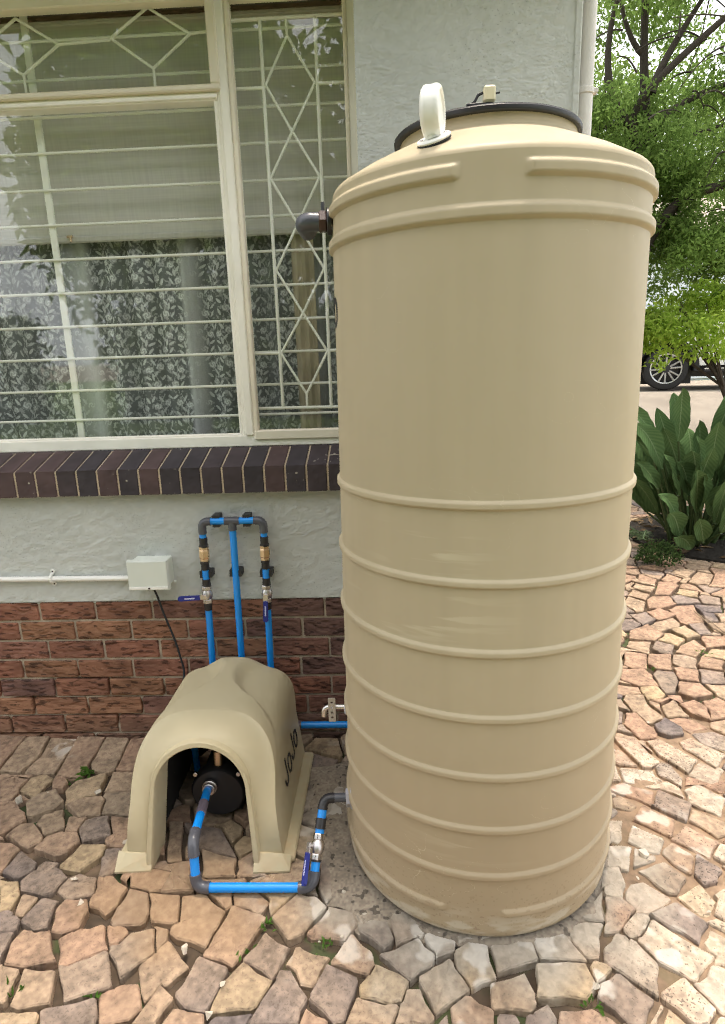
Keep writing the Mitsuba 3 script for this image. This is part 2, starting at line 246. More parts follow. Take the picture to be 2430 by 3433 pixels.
# earth under the paving
px = np.arange(-2.6, 4.6, .03); py = np.arange(-2.6, 4.9, .03); PX, PY = np.meshgrid(px, py)
HZ = -.034 + .022 * meshkit.fbm(np.stack([PX * 9, PY * 9, 0 * PX], -1), 3) + .013 * sm(.35, .8, PX) * sm(.35, -.1, PY)
tag(obj('soil_bed', gridmesh(PX, PY, HZ), 'mat_dirt', smooth=True), 'brown soil and sand between the paving stones', kind='structure')
STONES = [[-1567,-193,-1569,-11,-1684,-2],[-1565,-11,-1559,-107,-1539,-230,-1458,-241,-1441,-152,-1467,-4],[-1463,-5,-1437,-152,-1436,-241,-1325,-242,-1343,-18],[-1333,-14,-1299,-259,-1199,-269,-1221,-19],[-1217,-16,-1200,-182,-1177,-223,-1112,-250,-1089,-224,-1115,-24],[-1108,-28,-1084,-224,-987,-238,-972,-198,-1049,-17],[-1068,-351,-962,-352,-1004,-244,-1085,-244],[-1221,-344,-1185,-415,-1087,-363,-1089,-302,-1108,-251,-1203,-295],[-1276,-335,-1240,-332,-1236,-307,-1272,-269,-1299,-275],[-1398,-340,-1357,-371,-1323,-380,-1303,-325,-1304,-275,-1357,-248,-1394,-268],[-1505,-293,-1441,-397,-1401,-403,-1392,-361,-1393,-349,-1402,-342,-1401,-287,-1460,-267],[-1327,-420,-1288,-482,-1274,-482,-1216,-449,-1200,-409,-1256,-350,-1315,-380],[-1171,-427,-1146,-460,-1104,-482,-1038,-472,-1052,-404,-1072,-387,-1137,-398],[-1064,-369,-1049,-402,-1033,-466,-910,-472,-953,-358],[-1240,-509,-1205,-550,-1188,-560,-1135,-530,-1151,-482,-1183,-444,-1239,-467],[-1131,-528,-1120,-545,-1085,-545,-1091,-525,-1076,-482,-1105,-486,-1124,-476,-1136,-482],[-1080,-506,-1086,-522,-1038,-595,-999,-590,-956,-571,-978,-509,-1002,-483,-1056,-493],[-986,-483,-951,-573,-962,-590,-937,-614,-854,-619,-904,-488],[-1417,-437,-1332,-575,-1294,-509,-1294,-482,-1362,-426],[-1309,-575,-1252,-614,-1209,-624,-1181,-595,-1193,-565,-1253,-519,-1297,-524],[-1152,-647,-1092,-657,-1070,-643,-1056,-590,-1083,-550,-1137,-555,-1175,-585,-1184,-629],[-1314,-605,-1244,-719,-1236,-629,-1276,-605],[-1062,-701,-1043,-710,-990,-719,-947,-656,-955,-614,-1033,-614,-1054,-661],[-948,-633,-945,-660,-919,-736,-903,-740,-879,-723,-882,-684,-876,-629],[-1230,-725,-1175,-746,-1139,-716,-1141,-694,-1189,-654,-1223,-644,-1232,-686],[-1153,-759,-1131,-791,-1058,-807,-1034,-795,-1022,-746,-1075,-690,-1120,-685],[-1217,-763,-1154,-865,-1132,-854,-1133,-811,-1158,-763],[-1119,-846,-1102,-876,-1076,-876,-1070,-857,-1072,-819,-1119,-807],[-1068,-901,-1011,-929,-986,-922,-985,-875,-1003,-834,-1049,-823,-1074,-890],[-1016,-750,-1022,-791,-973,-822,-907,-807,-904,-791,-925,-746,-985,-729],[-962,-932,-933,-939,-895,-921,-895,-868,-914,-834,-974,-834,-985,-857,-976,-904],[-899,-845,-840,-875,-817,-845,-810,-790,-873,-746,-912,-750,-900,-790,-903,-810,-913,-814],[-800,-907,-763,-913,-721,-899,-717,-867,-745,-802,-806,-790,-813,-893],[-830,-716,-798,-786,-740,-798,-669,-790,-700,-707,-755,-720],[-1152,-869,-1111,-936,-1073,-926,-1080,-898,-1123,-869],[-1108,-940,-1061,-1018,-1060,-989,-1071,-940],[-1040,-1027,-990,-1036,-912,-1020,-940,-972,-972,-936,-1047,-933,-1056,-970],[-1053,-1031,-991,-1131,-982,-1129,-994,-1045],[-940,-1142,-888,-1141,-868,-1130,-898,-1048,-979,-1045,-963,-1131],[-931,-956,-893,-1029,-873,-1032,-787,-984,-826,-914,-888,-928],[-828,-1127,-776,-1113,-733,-1084,-784,-994,-885,-1041],[-819,-917,-788,-971,-766,-965,-748,-934,-766,-917],[-715,-1058,-675,-1027,-655,-993,-682,-920,-705,-917,-747,-940,-764,-968,-785,-978],[-751,-1107,-715,-1180,-649,-1165,-633,-1136,-668,-1075,-707,-1078],[-978,-1153,-945,-1207,-862,-1206,-886,-1149],[-874,-1152,-847,-1206,-720,-1205,-750,-1121,-826,-1131],[-585,-1178,-571,-1156,-562,-1119,-599,-1091,-635,-1179],[-678,-913,-651,-986,-635,-957,-641,-920],[-675,-1033,-666,-1063,-634,-1125,-608,-1101,-601,-1085,-595,-1089,-579,-1074,-548,-1035,-622,-964],[-739,-806,-693,-895,-621,-902,-642,-817],[-638,-817,-616,-907,-636,-923,-605,-950,-519,-976,-505,-936,-495,-866,-570,-805],[-569,-801,-495,-860,-482,-840,-493,-797],[-477,-836,-450,-839,-394,-865,-374,-831,-413,-797,-479,-801],[-432,-1025,-411,-1001,-389,-952,-370,-887,-438,-849,-472,-843,-515,-998],[-404,-793,-369,-831,-374,-838,-358,-869,-333,-846,-301,-800],[-352,-883,-295,-951,-261,-934,-205,-849,-237,-816,-297,-804,-331,-861],[-407,-1007,-322,-1057,-295,-974,-320,-948,-365,-932,-387,-959],[-292,-1012,-266,-1027,-243,-1071,-215,-1074,-196,-1041,-184,-999,-223,-974,-272,-964],[-556,-1108,-516,-1140,-470,-1147,-451,-1087,-445,-1041,-493,-1014,-526,-1011,-541,-1041],[-456,-1150,-405,-1136,-356,-1138,-337,-1111,-321,-1063,-375,-1030,-406,-1022,-446,-1078,-462,-1139],[-246,-1174,-228,-1110,-279,-1042,-307,-1042,-356,-1175],[-566,-1183,-465,-1202,-474,-1153,-547,-1146],[-458,-1182,-356,-1200,-358,-1180,-362,-1180,-361,-1142,-399,-1141,-448,-1160],[-242,-1187,-173,-1198,-176,-1167,-224,-1140],[-625,-635,-593,-737,-497,-736,-509,-671],[-502,-685,-493,-736,-401,-740,-435,-724,-458,-644],[-770,-517,-717,-685,-679,-680,-728,-517],[-724,-517,-627,-630,-511,-662,-592,-543],[-778,-715,-755,-716,-698,-702,-663,-793,-738,-802,-709,-805,-609,-798,-648,-689,-791,-685],[-246,-934,-230,-948,-145,-950,-128,-930,-115,-899,-129,-864,-199,-849,-217,-893],[-153,-1167,-135,-1162,-111,-1109,-105,-1064,-151,-1038,-188,-1027,-219,-1115],[-236,-676,-228,-784,-201,-831,-95,-727,-146,-658],[-92,-731,-154,-808,-82,-853,-38,-849,-35,-826],[-104,-923,-61,-960,-38,-976,-14,-953,-19,-899,-35,-852,-112,-878],[-146,-1032,-80,-1043,-66,-1016,-70,-992,-110,-944,-127,-934,-173,-1017],[-44,-995,-9,-1034,27,-1060,85,-1021,93,-994,54,-949,-14,-972],[-22,-863,-2,-962,58,-946,74,-926,34,-870],[72,-934,98,-997,143,-981,151,-958],[152,-981,152,-1027,182,-1078,244,-1052,246,-995,235,-964,186,-961],[87,-1144,176,-1081,134,-1009,89,-1022,49,-1054],[-96,-1078,-92,-1101,-24,-1119,3,-1113,24,-1063,-58,-1025],[-126,-1173,-22,-1172,-3,-1121,-24,-1123,-70,-1111,-103,-1109],[-18,-1172,66,-1171,78,-1154,68,-1113,50,-1088,23,-1091],[121,-1144,127,-1182,215,-1181,222,-1137,182,-1098,164,-1095,126,-1121],[251,-964,254,-1033,288,-1028,359,-1004,355,-955],[367,-951,363,-1000,479,-1007,447,-938],[459,-920,460,-956,484,-1003,516,-995,559,-898,504,-898],[518,-880,533,-893,564,-893,590,-804],[594,-804,644,-813,670,-763,672,-710,625,-710],[591,-813,559,-920,594,-920,665,-851,642,-818],[669,-619,640,-704,702,-710,736,-654,738,-625],[646,-818,672,-856,705,-861,781,-813,730,-758,685,-768],[734,-715,786,-793,806,-793,858,-742,821,-682],[611,-909,622,-937,646,-932,694,-879,690,-863,655,-867],[546,-971,534,-1007,587,-1067,627,-1095,660,-1018,630,-953,591,-928],[675,-1006,737,-1058,810,-997,739,-910,700,-884,643,-941],[705,-870,787,-961,842,-901,789,-832],[807,-808,844,-874,866,-869,903,-817,887,-767],[743,-601,796,-648,818,-648,856,-588,783,-532],[797,-505,833,-545,888,-576,928,-506,852,-437],[761,-349,827,-401,884,-430,916,-365,822,-318],[886,-437,928,-486,966,-506,1015,-431,936,-365],[887,-588,962,-665,1025,-601,954,-532],[980,-506,1030,-582,1077,-564,1087,-519,1008,-455],[763,-401,758,-444,802,-455,828,-437,796,-390],[708,-505,679,-588,707,-601,725,-588,755,-505],[829,-642,848,-699,878,-726,917,-659,879,-607],[889,-714,887,-742,899,-767,937,-757,976,-715,930,-659],[978,-659,999,-709,1015,-720,1079,-648,1028,-613],[811,-956,810,-991,815,-997,809,-1012,857,-1016,891,-952,847,-914],[732,-1069,761,-1135,804,-1141,853,-1050,807,-1016],[634,-1095,681,-1164,713,-1164,751,-1128,707,-1055],[484,-1104,539,-1165,566,-1165,613,-1106,554,-1041,501,-1071],[339,-1105,364,-1115,455,-1108,486,-1075,476,-1015,355,-1020],[233,-1074,224,-1127,273,-1140,315,-1133,335,-1104,316,-1047,280,-1051],[486,-1031,495,-1068,521,-1056,541,-1026,508,-1007],[386,-1136,371,-1178,499,-1177,505,-1161,461,-1131],[305,-1146,291,-1179,358,-1178,369,-1146,358,-1122],[615,-1156,604,-1182,675,-1168,643,-1129],[912,-807,881,-869,924,-905,969,-822,945,-792],[1029,-358,1021,-417,1088,-486,1147,-403,1083,-327],[890,-55,934,-228,962,-228,1007,-200,990,-114,967,-56],[982,-234,976,-274,999,-317,1024,-338,1044,-301,1039,-217,1008,-206],[1015,-70,1024,-158,1079,-263,1150,-195,1118,-122,1065,-51],[1142,-78,1136,-116,1199,-236,1270,-160,1191,-52],[1150,-339,1221,-248,1198,-243,1149,-202,1080,-269],[1090,38,1086,-11,1113,-38,1173,-26,1184,15,1151,87],[970,46,996,-50,1056,-44,1081,-4,1061,45,1043,133,1006,134],[1038,244,1043,137,1064,52,1149,102,1123,210,1135,284,1066,285],[1153,352,1139,250,1194,249,1234,282,1228,351],[1052,381,1028,303,1057,285,1137,300,1140,352],[1115,520,1086,426,1152,361,1236,359,1246,460,1236,518],[1161,569,1188,538,1250,527,1311,681,1219,727],[1250,783,1325,691,1389,825,1287,840],[1296,864,1419,836,1491,907,1453,1023,1333,950],[1289,977,1353,974,1421,1037,1403,1106,1348,1108],[1412,1176,1431,1037,1529,1101,1513,1201],[1518,1201,1540,1101,1617,1126,1668,1166,1615,1256],[1438,1355,1468,1217,1507,1230,1578,1365,1508,1448],[1596,1380,1559,1258,1644,1269,1745,1326,1752,1437,1657,1442],[1527,1497,1597,1412,1653,1492,1583,1581],[1596,1616,1672,1525,1732,1609,1642,1686],[1683,1759,1754,1662,1804,1753,1733,1853],[1682,1474,1766,1470,1901,1637,1883,1711,1807,1715],[1842,1751,1855,1716,1886,1715,1896,1675,1977,1763,1923,1863],[1964,1881,2017,1780,2148,1932,2054,1979],[2049,1778,2100,1645,2232,1847,2158,1911],[1828,1501,1849,1466,1922,1430,1975,1528,1884,1584],[1758,1437,1750,1326,1895,1336,1906,1382,1825,1467],[1934,1429,1912,1335,2000,1300,2049,1408,1967,1461],[1666,1239,1663,1182,1673,1165,1662,1156,1658,1069,1684,1041,1782,1065,1819,1189,1841,1307,1737,1296],[1846,1307,1843,1202,1953,1198,1992,1285],[1461,1012,1496,944,1607,992,1635,1030,1633,1111,1512,1061],[1559,955,1592,843,1675,876,1650,1003],[1433,844,1460,811,1511,775,1577,843,1537,918,1506,919],[1471,698,1539,642,1638,737,1628,842,1530,775],[1372,745,1383,700,1437,677,1471,720,1491,776,1420,825],[1283,587,1285,556,1301,526,1362,514,1428,667,1374,679,1325,680],[1406,594,1430,542,1486,521,1533,621,1495,665,1442,666],[1384,524,1366,420,1442,400,1486,502,1421,533],[1255,459,1241,298,1284,298,1344,402,1363,485,1289,497],[1523,570,1518,530,1596,499,1650,587,1582,652],[1480,479,1455,390,1551,379,1595,480,1505,521],[1349,393,1302,297,1351,254,1444,286,1434,373],[1266,199,1280,137,1336,84,1367,174,1340,230],[1191,201,1172,116,1261,115,1263,192,1255,240],[1171,87,1191,15,1210,-12,1296,28,1272,85,1221,108],[1679,876,1674,872,1649,748,1771,767,1819,860],[1688,1028,1686,900,1749,911,1764,1039],[1378,230,1372,174,1340,84,1425,105,1477,204,1453,253],[1215,-19,1222,-85,1299,-136,1345,-48,1306,-7],[1329,63,1315,27,1356,-28,1418,90],[1460,372,1465,269,1489,227,1559,361],[1592,662,1687,607,1742,712,1662,726],[1801,1037,1782,935,1844,908,1917,1046],[1841,1188,1798,1064,1867,1062,1895,1172],[2225,1828,2089,1610,2190,1570,2332,1841]]
polys = [Polygon(np.array(s).reshape(-1, 2) / 1000).simplify(.010) for s in STONES]
polys = [q.buffer(.0050, join_style=2) for q in polys]
for i in range(len(polys)):
    for j in range(i):
        if polys[i].intersects(polys[j]): polys[i] = polys[i].difference(polys[j].buffer(.0015, join_style=2))
polys = [max(getattr(q, 'geoms', [q]), key=lambda g: g.area) for q in polys if q.area > .0012]
BED = Point(2.74, 2.72).buffer(.74)
region = unary_union([sbox(-2.4, -2.2, 4.5, -.004), sbox(.655, -.5, 4.5, 4.8)]).difference(BED)
def fill(region, taken, seed, pitch):
    r = np.random.default_rng(seed); minx, miny, maxx, maxy = region.bounds; pts = []
    k = 0; y = miny
    while y < maxy:
        x = minx + (k % 2) * pitch * .7
        while x < maxx:
            cy = y + .12 * math.sin(x * 1.7 + 1) ; pts.append((x + r.uniform(-.25, .25) * pitch, cy + r.uniform(-.2, .2) * pitch * .8)); x += pitch * r.uniform(1.05, 1.55)
        y += pitch * .82; k += 1
    v = Voronoi(np.array(pts)); free = region.difference(taken); out = []
    for reg in v.point_region:
        idx = v.regions[reg]
        if not idx or -1 in idx: continue
        c = Polygon(v.vertices[idx]).intersection(free)
        if c.is_empty: continue
        for g in getattr(c, 'geoms', [c]):
            g = g.buffer(-.004, join_style=2)
            for h in getattr(g, 'geoms', [g]):
                if h.area > .0022: out.append(h.simplify(.006))
    return out
taken = unary_union([q.buffer(.003) for q in polys])
extra = fill(region, taken, 5, .125)
def stone(poly, seed):
    r = np.random.default_rng(seed)
    p = poly.buffer(-.0012, join_style=2)
    if p.is_empty: return None
    if p.geom_type != 'Polygon': p = max(p.geoms, key=lambda g: g.area)
    c = np.array(p.exterior.coords)[:-1]
    if len(c) < 3 or p.area < .0008: return None
    if not p.exterior.is_ccw: c = c[::-1]
    # clip each corner so that outlines are worn, not sharp
    q = []
    for i in range(len(c)):
        a, b, d = c[i - 1], c[i], c[(i + 1) % len(c)]
        k1 = min(.005, .2 * np.linalg.norm(a - b)) * r.uniform(.2, 1.5); k2 = min(.005, .2 * np.linalg.norm(d - b)) * r.uniform(.2, 1.5)
        q += [b + (a - b) / (np.linalg.norm(a - b) + 1e-9) * k1, b + (d - b) / (np.linalg.norm(d - b) + 1e-9) * k2]
    e = []
    for i in range(len(q)):
        a, d = q[i], q[(i + 1) % len(q)]; e.append(a); L0 = np.linalg.norm(d - a)
        if L0 > .05:
            nn = np.array([d[1] - a[1], a[0] - d[0]]) / L0
            for t in ((.5,) if L0 < .09 else (.34, .67)): e.append(a + (d - a) * (t + r.uniform(-.08, .08)) - nn * r.uniform(-.0015, .0055))
    c = np.array(e); c += r.uniform(-.0018, .0018, c.shape); n = len(c); m = c.mean(0)
    inn = m + (c - m) * (1 - .0036 / np.maximum(np.linalg.norm(c - m, axis=1, keepdims=True), .02))
    tilt = r.normal(0, .022, 2); z0 = r.normal(.001, .0028)
    zf = lambda xy: z0 + (xy - m) @ tilt + r.uniform(-.0012, .0012, len(xy))
    zi = zf(inn); zo = z0 + (c - m) @ tilt - .0045; low = m + (c - m) * 1.01
    V = np.vstack([np.c_[inn, zi], np.c_[c, zo], np.c_[low, np.full(n, -.05)], [[*m, z0 + .0012]]])
    F = []
    for i in range(n):
        j = (i + 1) % n
        F += [[3 * n, i, j], [i, n + i, n + j], [i, n + j, j], [n + i, 2 * n + i, 2 * n + j], [n + i, 2 * n + j, n + j]]
    h = gz(m[0], m[1]); V[:, 2] += h
    mesh = trimesh.Trimesh(V, F, process=False)
    return mesh, np.tile([r.uniform(0, 1), r.uniform(0, 1)], (len(V), 1))
labels['paving'] = {'label': 'worn clay brick paving laid in uneven curved courses', 'kind': 'structure'}
items = [stone(q, 100 + i) for i, q in enumerate(polys)]; ex = [(q.centroid, stone(q, 900 + i)) for i, q in enumerate(extra)]
items = [s for s in items if s]; ex = sorted([e for e in ex if e[1]], key=lambda e: np.hypot(e[0].x - CAM[0], e[0].y - CAM[1]) + (5 if not (-2 < e[0].x < 4 and e[0].y > -1.3) else 0))
room = 298 - len(items)
for s in items + [e[1] for e in ex[:room]]: obj('paving_stone', s[0], 'mat_stone', 'paving', smooth=False, uv=s[1])
rest = [e[1] for e in ex[room:]]
k = obj('farther_stones', cat([s[0] for s in rest]), 'mat_stone', 'paving', smooth=False, uv=np.vstack([s[1] for s in rest])); labels[k] = {'label': 'small far stones of the paving', 'kind': 'stuff'}
# cement skim beside the tank
cp = unary_union([Point(.261, -.563).buffer(.425), Polygon([(-.33, -.22), (-.12, -.14), (-.05, -.4), (.0, -.95), (-.10, -.93), (-.20, -.84), (-.225, -.70), (-.29, -.55)])]).buffer(.02).buffer(-.02)
b = cp.boundary; L = b.length; rr = np.random.default_rng(3)
cpts = []
for s in np.arange(0, L, .012):
    q = b.interpolate(s); n0 = meshkit.noise(np.array([[q.x * 16, q.y * 16, 0]]))[0]; c0 = np.array([q.x, q.y]); d = c0 - np.array([.1, -.5]); d /= np.linalg.norm(d); cpts.append(c0 + d * (n0 - .5) * .06)
cp = Polygon(cpts).buffer(0); cp = max(getattr(cp, 'geoms', [cp]), key=lambda g: g.area).simplify(.003)
cm = trimesh.creation.extrude_polygon(cp, .03, engine='earcut'); cm = cm.subdivide_to_size(.03); v = cm.vertices.copy()
top = v[:, 2] > .02; edge = np.array([cp.boundary.distance(Point(a[0], a[1])) for a in v])
v[:, 2] = np.where(top, -.010 + .016 * sm(0, .03, edge) + .006 * (meshkit.fbm(np.c_[v[:, :2] * 20, 0 * v[:, 2]], 3) - .5), -.05); cm = trimesh.Trimesh(v, cm.faces, process=False)
tag(obj('cement_skim', cm, 'mat_cement', smooth=30), 'rough grey cement skim spread round the foot of the tank', kind='structure')
# driveway
DX, DY = np.meshgrid(np.linspace(.9, 16, 60), np.linspace(6.4, 12.5, 40)); tag(obj('driveway', gridmesh(DX, DY, gz(DX, DY) + .004), 'mat_drive', smooth=True), 'pale sunlit driveway rising behind the garden', kind='structure')
# ---------------------------------------------------------------- house
H = thing('house', 'pale rendered house wall with face brick base and brick window sill', 'house')
def wall_panel(x0, x1, z0, z1, y, step=.009, amp=.0032):
    xs = np.linspace(x0, x1, max(2, int((x1 - x0) / step))); zs = np.linspace(z0, z1, max(2, int((z1 - z0) / step))); X, Z = np.meshgrid(xs, zs)
    f = meshkit.fbm(np.stack([X * 48, Z * 80 + 1.2 * meshkit.noise(np.stack([X * 9, Z * 9, 0 * X], -1)), 0 * X], -1), 3, 4); g = meshkit.noise(np.stack([X * 5, Z * 5, 0 * X + 3], -1))
    return gridmesh(X, y - amp * (sm(.35, .75, f) + .4 * g - .2), Z)
WL, WR, WT, XC, EAVE = -2.05, -.075, 2.79, .640, 2.90
wall = cat([wall_panel(-2.0, XC, .612, 1.052, -.004), wall_panel(WR, XC, 1.052, EAVE, -.004), wall_panel(-6, -2.0, .612, 1.2, -.004, .08, .003), wall_panel(-6, WL, 1.2, EAVE, -.004, .08, .003), wall_panel(WL, WR, WT, EAVE, -.004, .03, .004),
            box(-6, WL, .0, .25, .62, EAVE), box(WR, XC, .003, .25, 1.1, EAVE), box(-6, XC, .003, .25, .60, 1.05), box(WL, WR, .003, .25, WT, EAVE)])
obj('wall', wall, 'mat_plaster', H, smooth=35)
side = box(XC - .25, XC, .25, 8, 0, EAVE); obj('side_wall', cat([side, box(-6, -5.75, .25, 8, 0, EAVE), box(-6, XC, 7.9, 8.1, 0, EAVE)]), 'mat_plaster', H)
obj('wall_edge', box(XC - .02, XC + .004, -.010, .02, .612, EAVE, .004), 'mat_plaster', H)
# brick base, brick by brick
OFF = [-1.42, -1.515, -1.408, -1.529, -1.64, -1.511, -1.623]; ZT, DZ = .611, .0857
mo = wall_panel(-6, XC, -.06, ZT + .004, .006, .02, .003); P = mo.vertices.copy(); lowm = sm(.36, .22, P[:, 2]) * sm(-.8, -1.0, P[:, 0])
P[:, 1] += lowm * .016 * sm(.35, .6, meshkit.noise(np.c_[P[:, 0] * 6, P[:, 2] * 30, 0 * P[:, 0]])); mo = trimesh.Trimesh(P, mo.faces, process=False)
pl = f'{H}__brick_base'; k = obj('brick_base', cat([mo, box(-6, XC, .03, .25, -.06, ZT - .01)]), 'mat_mortar', H, smooth=40); labels[k] = {'label': 'brown face brick base of the wall with pale mortar'}
for c in range(8):
    zt = ZT - c * DZ - .0045; zb = zt - .0765 if c < 7 else -.05
    off = OFF[c] if c < 7 else -1.50; x = off - 2 * .232
    while x < XC:
        r = np.random.default_rng(int((x + 9) * 1000) + c * 77); a, b2 = x + .005 + r.uniform(-.0015, .0015), min(x + .227, XC)
        if x > XC - .03: break
        m = box(a, b2, -r.uniform(.001, .004), .05, zb + r.uniform(0, .0015), zt - r.uniform(0, .0015), .0035)
        t = np.clip((.25 + .5 * (x > -.65) * (c < 9) + r.normal(0, .27)), 0, 1)
        obj('brick', m, 'mat_brick', pl, uv=np.tile([t, r.uniform()], (len(m.vertices), 1))); x += .232
# sill of bricks on edge
sl = f'{H}__window_sill'; xs0 = -.2205 - .0787 * 24
prof = lambda d, o: [(-.05 + d, 1.050 + o), (-.05 + d, 1.149 - d - o * .3), (.117, 1.2005 - d), (.117, 1.050 + o)]
def prism_x(pr2, x0, x1):
    P2 = np.array([[x, y, z] for x in (x0, x1) for y, z in pr2]); return hullpts(P2)
k = obj('window_sill', prism_x(prof(.004, .002), xs0, -.07), 'mat_mortar_sill', H); labels[k] = {'label': 'dark glazed bricks on edge forming the sloping window sill'}
for i in range(26):
    r = np.random.default_rng(500 + i); x = xs0 + i * .0787 + .004; x1 = min(x + .0715, -.071)
    if x1 - x < .02: break
    b3 = .003; o = r.uniform(0, .002); pp = prof(0, o); c0 = np.mean(pp, 0)
    P3 = [[xx, *(c0 + (np.array(q) - c0) * s)] for q in pp for xx, s in ((x, .965), (x + b3, 1.0), (x1 - b3, 1.0), (x1, .965))]
    P3 = [[a, max(bq, -.05 - .001 * r.uniform()), cq] for a, bq, cq in P3]
    m = hullpts(P3); obj('brick', m, 'mat_sill_brick', sl, uv=np.tile([r.uniform(), r.uniform()], (len(m.vertices), 1)))
# window frame, sashes, panes, bars
wn = f'{H}__window'
fr = [box(WL, WR, .120, .18, 1.2, 1.243, .003), box(WL, WR, .118, .18, 2.745, WT, .003), box(-.106, WR, .120, .18, 1.243, 2.745, .003), box(WL, WL + .035, .120, .18, 1.243, 2.745, .003),
      box(-.561, -.507, .122, .18, 1.243, 2.745, .003), box(-.549, -.519, .112, .122, 1.243, 2.745, .003), box(WL + .035, -.561, .122, .18, 2.408, 2.434, .003), box(WL + .035, -.561, .116, .122, 2.413, 2.428, .002)]
k = obj('frame', cat(fr), 'mat_frame', wn, smooth=30)
obj('sill_bead', cat([box(WL + .03, -.565, .128, .16, 1.243, 1.25, .002), box(-.575, -.561, .126, .16, 1.243, 2.408, .002), box(-.507, -.500, .124, .16, 1.243, 2.745, .002)]), 'mat_frame', wn)
k = obj('casement_sash', cat([box(-.515, -.104, .110, .15, 1.225, 1.262, .004), box(-.515, -.499, .114, .15, 1.262, 2.70, .003), box(-.118, -.104, .114, .15, 1.262, 2.70, .003), box(-.515, -.104, .110, .15, 2.70, 2.742, .004)]), 'mat_sash', wn, smooth=30)
k = obj('fanlight_sash', cat([box(WL + .04, -.545, .102, .15, 2.434, 2.453, .004), box(-.577, -.545, .102, .15, 2.453, 2.742, .004), box(WL + .04, -.577, .102, .15, 2.700, 2.742, .004)]), 'mat_sash', wn, smooth=30)
def pane(x0, x1, z0, z1, y): return trimesh.Trimesh([[x0, y, z0], [x1, y, z0], [x1, y, z1], [x0, y, z1]], [[0, 1, 2], [0, 2, 3]], process=False)
for q in ((WL + .035, -.562, 1.243, 2.408, .145), (-.50, -.117, 1.262, 2.70, .135), (WL + .04, -.577, 2.453, 2.70, .130)): obj('pane', pane(*q), 'mat_glass', wn)
gb = f'{H}__burglar_bars'
for z in (2.655, 2.532, 2.413, 2.295, 2.170, 2.048, 1.925, 1.802, 1.677, 1.554, 1.429, 1.311): obj('bar', rod((WL + .02, .222, z), (-.085, .222, z + .004), .0055, 8), 'mat_bars', gb, smooth=True)
obj('upright', box(-1.272, -1.246, .227, .236, 1.2, 2.76, .001), 'mat_bars', gb)
obj('upright', box(-1.96, -1.935, .227, .236, 1.2, 2.76, .001), 'mat_bars', gb)
cg = f'{H}__casement_grille'; Y = .162; R = lambda a, b, r=.0048: rod((a[0], Y, a[1]), (b[0], Y, b[1]), r, 8)
ring = [(-.312, 2.608), (-.223, 2.461), (-.311, 2.312), (-.220, 2.163), (-.309, 2.008), (-.219, 1.852), (-.306, 1.696), (-.220, 1.553), (-.308, 1.394)]
lft = [ring[0], (-.396, 2.461), ring[2], (-.399, 2.163), ring[4], (-.398, 1.851), ring[6], (-.399, 1.55), ring[8]]
obj('lattice', cat([R(ring[i], ring[i + 1]) for i in range(8)] + [R(lft[i], lft[i + 1]) for i in range(8)] + [R((-.313, 2.66), ring[0]), R(ring[8], (-.309, 1.345))]), 'mat_bars', cg, smooth=True)
for x in (-.404, -.214): obj('upright', R((x, 1.343), (x, 2.66), .0065), 'mat_bars', cg, smooth=True)
for a, b in (((-.51, 2.660), (-.112, 2.662)), ((-.51, 1.343), (-.112, 1.341)), ((-.51, 2.453), (-.404, 2.453)), ((-.214, 2.458), (-.112, 2.458)), ((-.51, 1.552), (-.404, 1.552)), ((-.214, 1.555), (-.112, 1.555))): obj('crossbar', R(a, b, .006), 'mat_bars', cg, smooth=True)
fg = f'{H}__fanlight_grille'; Y = .162; fd = []
for cx in (-1.252 - .463, -1.252, -.787):
    w, t, b = .14, (2.702 if cx < -1 else 2.713), 2.53; c = (2.617 if cx < -1 else 2.628)
    fd += [R((cx - w, c), (cx, t)), R((cx, t), (cx + w, c)), R((cx + w, c), (cx, b)), R((cx, b), (cx - w, c)), R((cx, b), (cx + .001, 2.46))]
    fd += [R((cx + w, c), (cx + .463 - w if cx < -.8 else -.58, c + .006))]
obj('lattice', cat(fd), 'mat_bars', fg, smooth=True)
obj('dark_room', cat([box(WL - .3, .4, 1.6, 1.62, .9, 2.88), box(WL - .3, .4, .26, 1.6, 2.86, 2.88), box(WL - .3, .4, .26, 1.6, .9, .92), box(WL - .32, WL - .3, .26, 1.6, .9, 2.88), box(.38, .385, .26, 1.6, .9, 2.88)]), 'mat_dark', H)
# roof
rf = cat([hullpts([[-6.4, -.42, 2.90], [.76, -.42, 2.90], [.76, 8.4, 2.90], [-6.4, 8.4, 2.90], [-6.4, -.42, 3.02], [.76, -.42, 3.02], [.76, 8.4, 3.02], [-6.4, 8.4, 3.02], [-6.4, 4, 4.32], [.76, 4, 4.32]])])
obj('roof', rf, 'mat_roof_tile', H); obj('soffit', box(-6.38, .74, -.40, 8.2, 2.885, 2.898), 'mat_ceiling', H)
dp = thing('downpipe', 'white round rainwater pipe running down the corner of the wall', 'downpipe')
obj('pipe', rod((.672, .030, .0), (.672, .030, 2.89), .026, 20), 'mat_pipe_white', dp, smooth=40)
obj('bracket', cat([disc_lathe(.030, .020, (.672, .030, 2.335), (0, 0, 1)), box(.690, .712, .016, .044, 2.338, 2.352, .002), box(.64, .66, .02, .04, 2.338, 2.352, .002)]), 'mat_pipe_white', dp)
